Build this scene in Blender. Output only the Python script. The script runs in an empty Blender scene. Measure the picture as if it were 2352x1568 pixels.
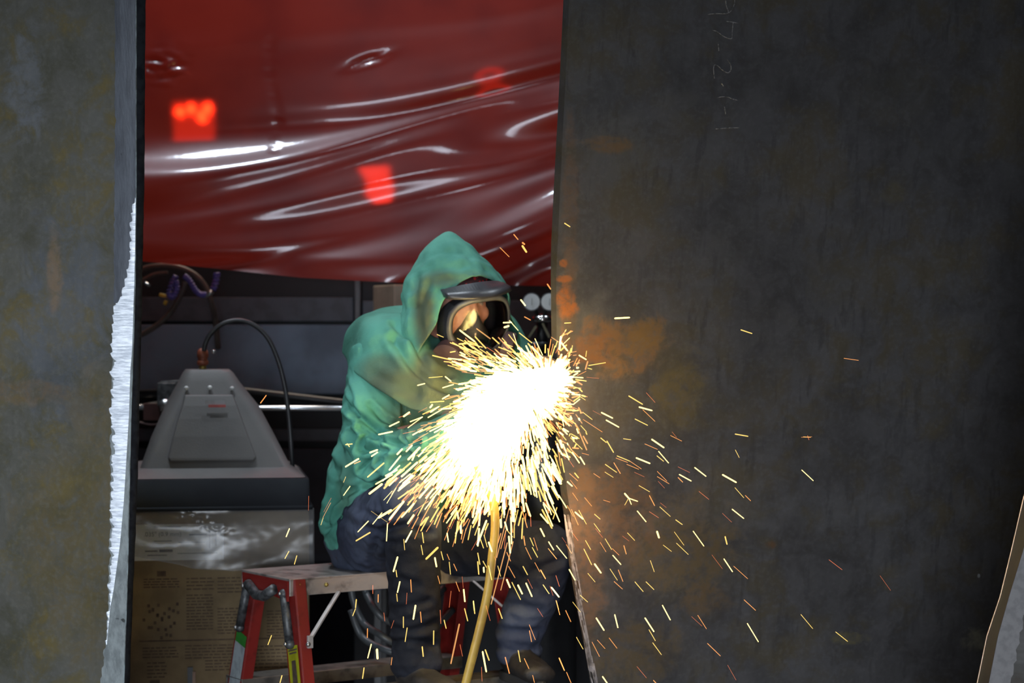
import bpy, bmesh, math, random
import numpy as np
from mathutils import Vector, Matrix, noise as mnoise
random.seed(7); rng = np.random.default_rng(7)
scene = bpy.context.scene
COL = scene.collection

# ------------------------------------------------------------------ camera, world, lights, exposure
FPX = 2352*70/36.0
CAMZ = 1.5
cam_d = bpy.data.cameras.new('camera'); cam = bpy.data.objects.new('camera', cam_d); COL.objects.link(cam)
cam.location = (0, 0, CAMZ); cam.rotation_euler = (math.radians(90), 0, 0)
cam_d.lens = 70; cam_d.sensor_width = 36; cam_d.clip_start = .05
cam_d.dof.use_dof = True; cam_d.dof.focus_distance = 4.3; cam_d.dof.aperture_fstop = 3.8
scene.camera = cam
scene.view_settings.view_transform = 'Standard'; scene.view_settings.look = 'None'
scene.view_settings.gamma = 1; scene.view_settings.use_curve_mapping = False
scene.view_settings.exposure = 0.0
world = bpy.data.worlds.new('world'); scene.world = world; world.use_nodes = True
world.node_tree.nodes['Background'].inputs[0].default_value = (.30, .36, .45, 1)
world.node_tree.nodes['Background'].inputs[1].default_value = .05
try:
    scene.cycles.use_denoising = True
    scene.cycles.transparent_max_bounces = 48
    scene.cycles.sample_clamp_indirect = 4
    scene.cycles.max_bounces = 8
except Exception: pass

def lamp(name, kind, loc, energy, color, size=.3, target=None, spread=None, sizey=None):
    d = bpy.data.lights.new(name, kind); o = bpy.data.objects.new(name, d); COL.objects.link(o)
    o.location = loc; d.energy = energy; d.color = color
    if kind == 'AREA':
        d.shape = 'DISK' if sizey is None else 'RECTANGLE'; d.size = size
        if sizey: d.size_y = sizey
        if spread: d.spread = math.radians(spread)
    else: d.shadow_soft_size = size
    if target is not None:
        o.rotation_euler = (Vector(target)-Vector(loc)).to_track_quat('-Z', 'Y').to_euler()
    return o
COOL = (.80, .90, 1.0)
lamp('bay_or_fill_light', 'AREA', (-1.35, 5.2, 4.6), 58, COOL, .32, (-.5, 5.15, 1.2))
lamp('bay_or_fill_light', 'AREA', (-.5, 2.6, 4.7), 7, COOL, .3, (-.3, 5.6, 1.2))
lamp('bay_or_fill_light', 'AREA', (1.4, 5.7, 4.6), 24, COOL, .25, (.3, 6.0, 1.2))
lamp('bay_or_fill_light', 'AREA', (-.3, 5.75, 4.4), 22, COOL, .25, (-.5, 5.3, 1.0))
lamp('low_front_fill', 'AREA', (-.3, -3.6, .95), 52, (.82, .90, 1.0), 3.0, (.8, 4.8, -.3), 50, 1.5)  # added low fill behind the camera, narrowed to brighten the plate bottoms
lamp('bay_or_fill_light', 'AREA', (-2.6, -.6, 4.4), 10.5, (.86,.93,1.0), .5, (-1.25, 4.0, 1.2), 28)  # added fill aimed at the left plate, not one of the hanging lamps
# light given off by the spark shower
lamp('spark_glow', 'POINT', (.035, 4.55, 1.42), 2.4, (1.0, .60, .28), .05)
lamp('spark_glow', 'POINT', (.10, 4.62, 1.32), 2.0, (1.0, .58, .28), .04)
lamp('spark_glow', 'POINT', (.17, 4.60, 1.02), 1.6, (1.0, .58, .28), .05)
# lamps on the far side of the red curtain
lamp('far_bay_light', 'AREA', (-.6, 7.7, 4.2), 55, (1.0, .85, .7), 1.2, (-.2, 6.3, 1.9))

# ------------------------------------------------------------------ helpers
def W(px, py, Y):
    return Vector(((px-1176)/FPX*Y, Y, CAMZ-(py-784)/FPX*Y))
ORG = {}
def thing(name, loc, label, cat, group=None):
    o = bpy.data.objects.new(name, None); COL.objects.link(o); o.location = loc
    o.empty_display_size = .05
    o['label'] = label; o['category'] = cat
    if group: o['group'] = group
    ORG[o] = Vector(loc); return o
def mobj(name, verts, faces, mat, parent=None, smooth=True, org=None, weld=None, bevel=None, autosm=None):
    """verts in world coordinates"""
    if parent is not None: o0 = ORG[parent]
    else: o0 = Vector(org) if org is not None else Vector((0, 0, 0))
    me = bpy.data.meshes.new(name)
    me.from_pydata([(v[0]-o0[0], v[1]-o0[1], v[2]-o0[2]) for v in verts], [], faces)
    me.update()
    bm = bmesh.new(); bm.from_mesh(me)
    if weld: bmesh.ops.remove_doubles(bm, verts=bm.verts, dist=weld)
    bmesh.ops.recalc_face_normals(bm, faces=bm.faces); bm.to_mesh(me); bm.free()
    ob = bpy.data.objects.new(name, me); COL.objects.link(ob)
    mats = mat if isinstance(mat, (list, tuple)) else [mat]
    for m in mats: me.materials.append(m)
    if smooth:
        me.polygons.foreach_set('use_smooth', [True]*len(me.polygons))
        if autosm: 
            try: me.set_sharp_from_angle(angle=math.radians(autosm))
            except Exception: pass
    if parent is not None: ob.parent = parent
    else: ob.location = o0
    ORG[ob] = Vector(o0)
    if bevel:
        b = ob.modifiers.new('bevel', 'BEVEL'); b.width = bevel; b.segments = 2; b.limit_method = 'ANGLE'
    return ob
def tag(o, label, cat, group=None):
    o['label'] = label; o['category'] = cat
    if group: o['group'] = group
    return o
def structure(o): o['kind'] = 'structure'; return o

class MB:
    def __init__(s): s.v = []; s.f = []
    def add(s, v, f):
        n = len(s.v); s.v += [Vector(a) for a in v]; s.f += [tuple(n+i for i in q) for q in f]; return s
    def box(s, c, dims, ax=None):
        X, Y, Z = ax if ax else (Vector((1,0,0)), Vector((0,1,0)), Vector((0,0,1)))
        c = Vector(c); v = []
        for sz in (-1, 1):
            for sx, sy in ((-1,-1),(1,-1),(1,1),(-1,1)):
                v.append(c+X*sx*dims[0]/2+Y*sy*dims[1]/2+Z*sz*dims[2]/2)
        return s.add(v, [(0,3,2,1),(4,5,6,7),(0,1,5,4),(1,2,6,5),(2,3,7,6),(3,0,4,7)])
    def bar(s, a, b, w, h, up=(0,0,1)):
        a = Vector(a); b = Vector(b); d = (b-a); L = d.length; d.normalize()
        u = Vector(up); x = d.cross(u).normalized(); y = x.cross(d).normalized()
        return s.box((a+b)/2, (w, h, L), (x, y, d))
    def tube(s, pts, r, n=10, cap=True):
        pts = [Vector(p) for p in pts]; m = len(pts)
        rr = r if isinstance(r, (list, tuple)) else [r]*m
        v = []; f = []; x = None
        for i, p in enumerate(pts):
            t = (pts[min(i+1, m-1)]-pts[max(i-1, 0)]).normalized()
            if x is None: x = t.orthogonal().normalized()
            x = (x-t*x.dot(t)); x = x.normalized() if x.length > 1e-6 else t.orthogonal().normalized()
            y = t.cross(x)
            for k in range(n):
                a = 2*math.pi*k/n; v.append(p+(x*math.cos(a)+y*math.sin(a))*rr[i])
        for i in range(m-1):
            for k in range(n):
                k2 = (k+1) % n; f.append((i*n+k, i*n+k2, (i+1)*n+k2, (i+1)*n+k))
        if cap:
            f.append(tuple(range(n-1, -1, -1))); f.append(tuple((m-1)*n+k for k in range(n)))
        return s.add(v, f)
    def loft(s, rings, cap=True):
        n = len(rings[0]); v = [p for r in rings for p in r]; f = []
        for i in range(len(rings)-1):
            for k in range(n):
                k2 = (k+1) % n; f.append((i*n+k, i*n+k2, (i+1)*n+k2, (i+1)*n+k))
        if cap:
            f.append(tuple(range(n-1, -1, -1))); f.append(tuple((len(rings)-1)*n+k for k in range(n)))
        return s.add(v, f)
    def limb(s, pts, n=16):
        """pts: (centre, ra, rb, dirA); closed, with rounded ends"""
        P = [Vector(p[0]) for p in pts]; m = len(P); rings = []
        def ring(c, t, A, ra, rb):
            A = Vector(A); A = (A-t*A.dot(t)).normalized(); B = t.cross(A)
            return [c+A*ra*math.cos(2*math.pi*k/n)+B*rb*math.sin(2*math.pi*k/n) for k in range(n)]
        for i in range(m):
            t = (P[min(i+1, m-1)]-P[max(i-1, 0)]).normalized()
            ra, rb = pts[i][1], pts[i][2]; A = pts[i][3] if len(pts[i]) > 3 else (.31, .2, .93) 
            rm = min(ra, rb)
            if i == 0:
                for q in (80, 55, 28): rings.append(ring(P[0]-t*rm*math.sin(math.radians(q))*.8, t, A, ra*math.cos(math.radians(q)), rb*math.cos(math.radians(q))))
            rings.append(ring(P[i], t, A, ra, rb))
            if i == m-1:
                for q in (28, 55, 80): rings.append(ring(P[i]+t*rm*math.sin(math.radians(q))*.8, t, A, ra*math.cos(math.radians(q)), rb*math.cos(math.radians(q))))
        return s.loft(rings)
    def ball(s, c, rx, ry=None, rz=None, ax=None, n=16, m=10):
        ry = ry or rx; rz = rz or rx; c = Vector(c)
        X, Y, Z = ax if ax else (Vector((1,0,0)), Vector((0,1,0)), Vector((0,0,1)))
        rings = []
        for i in range(1, m):
            a = math.pi*i/m
            rings.append([c+X*rx*math.sin(a)*math.cos(2*math.pi*k/n)+Y*ry*math.sin(a)*math.sin(2*math.pi*k/n)+Z*rz*math.cos(a) for k in range(n)])
        return s.loft(rings)
    def cyl(s, a, b, r, r2=None, n=20):
        return s.tube([a, b], [r, r if r2 is None else r2], n)
    def build(s, name, mat, parent=None, **k): return mobj(name, s.v, s.f, mat, parent, **k)
def spline(pts, k=8):
    P = [Vector(p) for p in pts]; out = []
    for i in range(len(P)-1):
        a, b, c, d = P[max(i-1, 0)], P[i], P[i+1], P[min(i+2, len(P)-1)]
        for j in range(k):
            t = j/k
            out.append(.5*((2*b)+(c-a)*t+(2*a-5*b+4*c-d)*t*t+(3*b-a-3*c+d)*t*t*t))
    out.append(P[-1]); return out
def lerp(a, b, t): return a+(b-a)*t
def interp(pts, y):      # piecewise x(y)
    ys = [p[1] for p in pts]; xs = [p[0] for p in pts]
    return float(np.interp(y, ys, xs))
def sstep(a, b, x):
    t = min(1, max(0, (x-a)/(b-a))); return t*t*(3-2*t)

# ------------------------------------------------------------------ materials
def newmat(name):
    m = bpy.data.materials.new(name); m.use_nodes = True; return m, m.node_tree, m.node_tree.nodes['Principled BSDF']
def N(nt, t, **k):
    n = nt.nodes.new(t)
    for a, b in k.items(): setattr(n, a, b)
    return n
def coords(nt, scale=(1,1,1)):
    tc = N(nt, 'ShaderNodeTexCoord'); mp = N(nt, 'ShaderNodeMapping'); mp.inputs['Scale'].default_value = scale
    nt.links.new(tc.outputs['Object'], mp.inputs[0]); return mp.outputs[0]
def noise(nt, vec, scale, detail=4, rough=.55, dist=0):
    n = N(nt, 'ShaderNodeTexNoise'); n.inputs['Scale'].default_value = scale; n.inputs['Detail'].default_value = detail
    n.inputs['Roughness'].default_value = rough; n.inputs['Distortion'].default_value = dist
    nt.links.new(vec, n.inputs['Vector']); return n.outputs['Fac']
def remap(nt, v, a, b, c=0, d=1):
    n = N(nt, 'ShaderNodeMapRange'); n.interpolation_type = 'SMOOTHSTEP'
    for i, x in zip((1,2,3,4), (a,b,c,d)): n.inputs[i].default_value = x
    nt.links.new(v, n.inputs[0]); return n.outputs[0]
def mth(nt, op, a, b=None):
    n = N(nt, 'ShaderNodeMath', operation=op)
    for i, x in enumerate((a, b)):
        if x is None: continue
        if isinstance(x, (int, float)): n.inputs[i].default_value = x
        else: nt.links.new(x, n.inputs[i])
    return n.outputs[0]
def mix(nt, fac, a, b):
    n = N(nt, 'ShaderNodeMix', data_type='RGBA')
    if isinstance(fac, (int, float)): n.inputs[0].default_value = fac
    else: nt.links.new(fac, n.inputs[0])
    for i, x in ((6, a), (7, b)):
        if isinstance(x, tuple): n.inputs[i].default_value = (*x[:3], 1)
        else: nt.links.new(x, n.inputs[i])
    return n.outputs[2]
def spot(nt, vec, c, r, jag=.0, soft=.35, nz=None):
    """1 inside an ellipsoid round world point c, edge broken up by noise nz"""
    s = N(nt, 'ShaderNodeVectorMath', operation='SUBTRACT'); nt.links.new(vec, s.inputs[0]); s.inputs[1].default_value = c
    d = N(nt, 'ShaderNodeVectorMath', operation='DIVIDE'); nt.links.new(s.outputs[0], d.inputs[0]); d.inputs[1].default_value = r
    l = N(nt, 'ShaderNodeVectorMath', operation='LENGTH'); nt.links.new(d.outputs[0], l.inputs[0])
    v = l.outputs['Value']
    if nz is not None: v = mth(nt, 'ADD', v, mth(nt, 'MULTIPLY', mth(nt, 'SUBTRACT', nz, .5), jag))
    return remap(nt, v, 1-soft, 1+soft*.3, 1, 0)
def bump(nt, p, h, strength, dist=.01):
    b = N(nt, 'ShaderNodeBump'); b.inputs['Strength'].default_value = strength; b.inputs['Distance'].default_value = dist
    nt.links.new(h, b.inputs['Height']); nt.links.new(b.outputs[0], p.inputs['Normal'])
def simple(name, col, rough=.5, metal=0, col2=None, sc=20, lo=.4, hi=.65, bs=0, bsc=80, coat=0, spec=None):
    m, nt, p = newmat(name); v = coords(nt)
    p.inputs['Roughness'].default_value = rough; p.inputs['Metallic'].default_value = metal
    p.inputs['Coat Weight'].default_value = coat
    if spec is not None: p.inputs['Specular IOR Level'].default_value = spec
    c2 = col2 or tuple(x*.7 for x in col)
    f = remap(nt, noise(nt, v, sc), lo, hi)
    nt.links.new(mix(nt, f, col, c2), p.inputs['Base Color'])
    if bs: bump(nt, p, noise(nt, v, bsc, 5), bs, .004)
    return m
M = {}
M['black'] = simple('black rubber', (.012,.012,.014), .45, col2=(.02,.02,.022))
M['blackmetal'] = simple('black steel', (.018,.019,.022), .4, .4, bs=.1)
M['alu'] = simple('scuffed aluminium', (.42,.38,.35), .38, .55, (.16,.14,.125), 22, .45, .7, .15, 90)
M['zinc'] = simple('zinc bolt', (.5,.5,.5), .3, .9)
M['redfg'] = simple('red fibreglass', (.20,.014,.011), .45, 0, (.13,.010,.008), 30, .5, .75, .1, 150)
M['bracket'] = simple('grey steel bracket', (.11,.115,.12), .5, .5, (.04,.042,.045), 60)
M['card'] = simple('brown cardboard', (.20,.145,.078), .9, 0, (.15,.108,.058), 12)
M['print'] = simple('brown print', (.07,.045,.03), .9, 0, (.1,.07,.045), 60)
M['hood_grey'] = simple('grey moulded plastic', (.105,.098,.094), .6, 0, (.085,.080,.078), 8, .35, .7, .12, 220)
M['hood_dark'] = simple('dark grey plastic', (.014,.016,.019), .85, 0, (.011,.012,.015), 8, spec=.2)
M['label'] = simple('white label', (.55,.55,.53), .6, 0, (.45,.45,.44), 14)
M['ink'] = simple('label ink', (.09,.09,.10), .7)
M['inkred'] = simple('red ink', (.5,.09,.08), .6)
M['greenst'] = simple('green sticker', (.03,.22,.03), .5)
M['yellowst'] = simple('yellow sticker', (.42,.42,.015), .5, col2=(.3,.3,.01))
M['copper'] = simple('orange fitting', (.22,.055,.025), .5)
M['brass'] = simple('brass', (.5,.36,.1), .35, .8)
M['chrome'] = simple('chrome', (.6,.6,.6), .18, 1, (.5,.5,.5))
M['hosebrown'] = simple('brown hose', (.10,.075,.065), .5, col2=(.07,.05,.045))
M['hosered'] = simple('dark red hose', (.06,.02,.018), .5)
M['hosegrey'] = simple('grey cable', (.05,.056,.06), .45)
M['hoseyel'] = simple('yellow hose', (.40,.26,.05), .45, col2=(.32,.2,.04))
M['purple'] = simple('purple coil', (.13,.10,.40), .4, col2=(.09,.07,.3))
M['yellowp'] = simple('yellow plastic', (.6,.36,.02), .5)
M['beige'] = simple('beige carton', (.36,.33,.26), .8, 0, (.30,.27,.21), 10)
M['panel'] = simple('blue grey painted steel', (.13,.20,.29), .6, 0, (.075,.115,.17), 3.2, .4, .62, .06, 40)
M['panel_d'] = simple('dark painted steel', (.009,.010,.014), .7, 0, (.006,.007,.009), 5)
M['silver'] = simple('polished bar', (.75,.78,.82), .25, .8, (.6,.62,.66))
M['gauge'] = simple('gauge dial', (.52,.55,.56), .4, col2=(.45,.48,.5))
M['concrete'] = simple('concrete floor', (.12,.115,.11), .8, 0, (.08,.078,.075), 3, .35, .7, .2, 20)
M['walls'] = simple('workshop wall', (.03,.032,.036), .9, 0, (.022,.024,.028), 2)
M['skin'] = None
M['glove'] = simple('leather glove', (.30,.2,.1), .8, 0, (.2,.13,.07), 30, bs=.3)
M['boot'] = simple('worn leather boot', (.015,.012,.010), .65, 0, (.009,.007,.006), 30, bs=.4)
M['sole'] = simple('boot sole', (.015,.014,.013), .8)
M['maskgrey'] = simple('grey rubber', (.085,.085,.09), .38, 0, (.06,.06,.065), 20)
M['maskdark'] = simple('dark rubber', (.022,.022,.025), .35)
M['pinkfilter'] = simple('dusky pink filter', (.085,.042,.040), .6)
M['tooldark'] = simple('tool casing', (.03,.035,.035), .4)
M['disc'] = simple('grinding disc', (.12,.08,.06), .8)
M['fixture'] = simple('lamp housing', (.12,.12,.12), .6)
def emis(name, col, s, add_transp=False):
    m = bpy.data.materials.new(name); m.use_nodes = True; nt = m.node_tree; nt.nodes.clear()
    o = N(nt, 'ShaderNodeOutputMaterial'); e = N(nt, 'ShaderNodeEmission')
    e.inputs[0].default_value = (*col, 1); e.inputs[1].default_value = s
    if add_transp:
        t = N(nt, 'ShaderNodeBsdfTransparent'); a = N(nt, 'ShaderNodeAddShader')
        nt.links.new(e.outputs[0], a.inputs[0]); nt.links.new(t.outputs[0], a.inputs[1]); nt.links.new(a.outputs[0], o.inputs[0])
        m.cycles.emission_sampling = 'NONE'
    else: nt.links.new(e.outputs[0], o.inputs[0])
    return m
SP = {'W': emis('white-hot spark', (1, .78, .25), 1.35, True), 'Y': emis('yellow spark', (1, .66, .16), .62, True),
      'O': emis('orange spark', (1, .38, .10), .56, True), 'R': emis('red spark', (1, .24, .09), .36, True),
      'P': emis('pale amber spark', (1, .47, .16), .38, True)}

# cloth: green welding cotton with dirt, denim with painted shade
def cloth(name, base, dark, dirt_or_shade, spots, rough=.85, bs=.35):
    m, nt, p = newmat(name); tc = N(nt, 'ShaderNodeNewGeometry'); v = tc.outputs['Position']
    n1 = noise(nt, v, 7, 5); n2 = noise(nt, v, 30, 4)
    c = mix(nt, remap(nt, n1, .38, .66), base, dark)
    for (cc, rr, a) in spots:
        c = mix(nt, mth(nt, 'MULTIPLY', spot(nt, v, cc, rr, .9, .6, n1), a), c, dirt_or_shade)
    nt.links.new(c, p.inputs['Base Color']); p.inputs['Roughness'].default_value = rough
    p.inputs['Specular IOR Level'].default_value = .2
    w = noise(nt, v, 420, 2); h = mth(nt, 'ADD', mth(nt, 'MULTIPLY', w, .25), mth(nt, 'ADD', n2, mth(nt, 'MULTIPLY', noise(nt, v, 14, 3, .5, .8), 1.5)))
    bump(nt, p, h, bs, .006)
    return m

# mill-scale steel
def steel(name, base, alt, rust, rustamt, spots, rough=.48, metal=.35, streak=.5, zgrad=None):
    m, nt, p = newmat(name); g = N(nt, 'ShaderNodeNewGeometry'); v = g.outputs['Position']
    mp = N(nt, 'ShaderNodeMapping'); mp.inputs['Scale'].default_value = (1, 1, .10); nt.links.new(v, mp.inputs[0])
    n1 = noise(nt, v, 4.5, 8, .62); n2 = noise(nt, mp.outputs[0], 42, 5, .6); n3 = noise(nt, v, 90, 3); n4 = noise(nt, v, 13, 6, .65, .6)
    c = mix(nt, remap(nt, n4, .35, .68), base, alt)
    c = mix(nt, mth(nt, 'MULTIPLY', mth(nt, 'MULTIPLY', remap(nt, n2, .52, .66), remap(nt, n1, .4, .6, .3, 1)), streak), c, tuple(x*.42 for x in base))
    r = mth(nt, 'MULTIPLY', remap(nt, mth(nt, 'ADD', mth(nt, 'MULTIPLY', n1, .55), mth(nt, 'MULTIPLY', n4, .45)), .47, .62), rustamt)
    c = mix(nt, r, c, rust)
    brk = remap(nt, noise(nt, v, 34, 7, .7, .4), .36, .58, .25, 1)
    for s_ in spots:
        cc, rr, a, colr = s_
        c = mix(nt, mth(nt, 'MULTIPLY', mth(nt, 'MULTIPLY', spot(nt, v, cc, rr, 2.2, .4, n4), brk), a), c, colr)
    c = mix(nt, mth(nt, 'MULTIPLY', remap(nt, n3, .45, .75), .25), c, tuple(x*1.7 for x in base))
    nt.links.new(c, p.inputs['Base Color']); p.inputs['Metallic'].default_value = metal
    nt.links.new(remap(nt, n1, .3, .7, rough-.06, rough+.18), p.inputs['Roughness'])
    bump(nt, p, mth(nt, 'ADD', n4, mth(nt, 'MULTIPLY', n3, .3)), .12, .004)
    return m

# ------------------------------------------------------------------ room shell
def slab(name, a, b, mat):
    m = MB(); a = Vector(a); b = Vector(b); m.box((a+b)/2, b-a); return structure(m.build(name, mat, smooth=False))
slab('floor', (-5, -5, -.1), (5, 10, 0), M['concrete'])
slab('wall_back', (-5, 9.5, 0), (5, 9.6, 5.4), M['walls'])
slab('wall_left', (-5.1, -5, 0), (-5, 10, 5.4), M['walls'])
slab('wall_right', (5, -5, 0), (5.1, 10, 5.4), M['walls'])
slab('wall_front', (-5, -5.1, 0), (5, -5, 5.4), M['walls'])
slab('ceiling', (-5, -5, 5.4), (5, 10, 5.5), M['walls'])

# ------------------------------------------------------------------ left steel plate
def plate_left():
    a = math.radians(18); n = Vector((-math.sin(a), -math.cos(a), 0)); T = .020
    def S(px, py):     # ray hits the plate plane through (-.75,4,.)
        d = W(px, py, 1)-Vector((0, 0, CAMZ)); P0 = Vector((-.738, 4.0, 0))
        t = P0.dot(n)/Vector((d.x, d.y, 0)).dot(n); return Vector((0, 0, CAMZ))+d*t
    edge = [(313,-700),(313,0),(313,450),(311,650),(306,820),(301,960),(298,1100),(294,1300),(285,1568),(270,2550)]
    edge2 = [(337,-700),(334,0),(331,400),(328,560),(324,760),(320,900),(316,1100),(310,1250),(303,1400),(297,1568),(284,2550)]
    root = thing('steel_plate', (-.75, 4.0, 0), 'rusty olive steel plate at the left edge with a bright ground strip', 'steel plate')
    m = MB(); ys = list(range(-600, 2500, 22)); pts = []
    dirn = Vector((math.cos(a), -math.sin(a), 0))
    for y in ys:
        e = S(interp(edge, y), y); far = S(-900, y)
        e2x = interp(edge2, y)+random.uniform(-1, 1)*.8
        # back corner: on the ray, behind the front face by the thickness
        d = W(e2x, y, 1)-Vector((0,0,CAMZ)); P0 = Vector((-.738, 4.0, 0))-n*T
        t = P0.dot(n)/Vector((d.x, d.y, 0)).dot(n); b = Vector((0,0,CAMZ))+d*t
        fb = far-n*T
        mid = (e+b)/2+dirn*.0025
        pts.append([far, e, mid, b, fb])
    nn = 5
    m.loft([[p for p in r] for r in pts])
    st = steel('mill scale olive', (.058,.057,.050), (.040,.039,.026), (.075,.056,.014), .95,
        [(S(150,760), (.10,.3,.25), .5, (.05,.06,.08)), (S(60,190), (.05,.3,.12), .5, (.09,.10,.12)), (S(200,1240), (.16,.3,.22), .6, (.07,.05,.012)),
         (S(60,900), (.1,.3,.03), .5, (.10,.06,.02)), (S(210,930), (.06,.3,.1), .45, (.085,.06,.018)), (S(125,620), (.02,.3,.08), .45, (.16,.09,.03))], .5, .3, .35)
    body = m.build('plate_body', st, root, smooth=False)
    # ground bevel strip with a ragged inner border
    def band(name, left, right, mat, jag, y0, y1, off, step=5):
        b = MB(); rows = []; y = y0; k = 0.0
        while y <= y1:
            jl = jag*((mnoise.noise(Vector((y*.045, 3.1, 0)))) + .7*(((y*.047) % 1)-.5))
            l = interp(left, y)+jl; r_ = interp(right, y)
            l = min(l, r_-.8)
            rows.append([S(l, y)+n*off*.2, S(lerp(l, r_, .25), y)+n*off, S(lerp(l, r_, .6), y)+n*off, S(r_, y)+n*off*.6]); y += step
        v = [p for r in rows for p in r]; f = []
        for i in range(len(rows)-1):
            for k in range(3): f.append((i*4+k, i*4+k+1, (i+1)*4+k+1, (i+1)*4+k))
        b.add(v, f); return b.build(name, mat, root)
    def ground(name, c1, c2, rough, metal, sc):
        mm, nt, p = newmat(name); g = N(nt, 'ShaderNodeNewGeometry')
        mp = N(nt, 'ShaderNodeMapping'); mp.inputs['Scale'].default_value = sc; mp.inputs['Rotation'].default_value = (0, .5, 0); nt.links.new(g.outputs['Position'], mp.inputs[0])
        nz = noise(nt, mp.outputs[0], 50, 5, .7); nz2 = noise(nt, g.outputs['Position'], 22, 4)
        c = mix(nt, remap(nt, nz, .35, .65), c1, c2)
        c = mix(nt, remap(nt, nz2, .68, .72), c, tuple(x*.15 for x in c1))
        nt.links.new(c, p.inputs['Base Color'])
        p.inputs['Roughness'].default_value = rough; p.inputs['Metallic'].default_value = metal
        bump(nt, p, nz, .35, .003); return mm
    dull = ground('dull ground steel', (.085,.095,.115), (.058,.064,.078), .45, .3, (1,1,.2))
    bright = ground('freshly ground steel', (.85,.90,.98), (.42,.46,.53), .42, .25, (.5,1,5.0))
    green = ground('grey ground steel', (.20,.225,.23), (.12,.135,.14), .5, .3, (1,1,.5))
    L = [(264,-600),(264,300),(262,560),(262,700),(257,800),(256,900),(254,1000),(253,1200),(248,1400),(240,1500),(232,1548),(228,1600),(224,2450)]
    R = [(312,-600),(312,450),(310,650),(305,820),(300,960),(297,1100),(293,1300),(284,1568),(270,2450)]
    band('ground_strip', L, R, dull, 4, -600, 700, .001, 12)
    band('ground_strip', L, R, green, 5, 700, 2400, .0008, 6)
    Lb = [(312,452),(300,500),(297,600),(285,640),(274,680),(262,710),(258,780),(259,900),(254,950),(260,1010),(256,1100),(256,1250),(251,1400),(243,1480),(243,1484)]
    Rb = [(312,452),(311,560),(309,650),(304,800),(300,850),(297,950),(291,1050),(285,1150),(276,1250),(262,1350),(253,1400),(246,1480),(244,1484)]
    band('bright_ground_strip', Lb, Rb, bright, 8, 454, 1480, .0016, 3)
    ef = MB(); v = []
    for r_ in pts: v += [r_[1]+dirn*.0008, r_[2]+dirn*.001, r_[3]+dirn*.0008]
    ef.add(v, [f_ for i in range(len(pts)-1) for f_ in ((3*i, 3*i+1, 3*i+4, 3*i+3), (3*i+1, 3*i+2, 3*i+5, 3*i+4))])
    ef.build('edge_face', simple('dark cut edge', (.016,.018,.022), .95, 0, (.009,.010,.013), 60, spec=.03), root)  # thin dark strip laid over the cut edge
    # gouged line along the edge face
    e = MB(); e.tube([S(interp(edge, y), y)+n*.0006 for y in range(-200, 1900, 30)], .0011, 6)
    e.build('edge_burr', simple('burr', (.16,.20,.215), .8, 0, (.06,.07,.07), 25, .4, .6), root)
plate_left()

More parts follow.
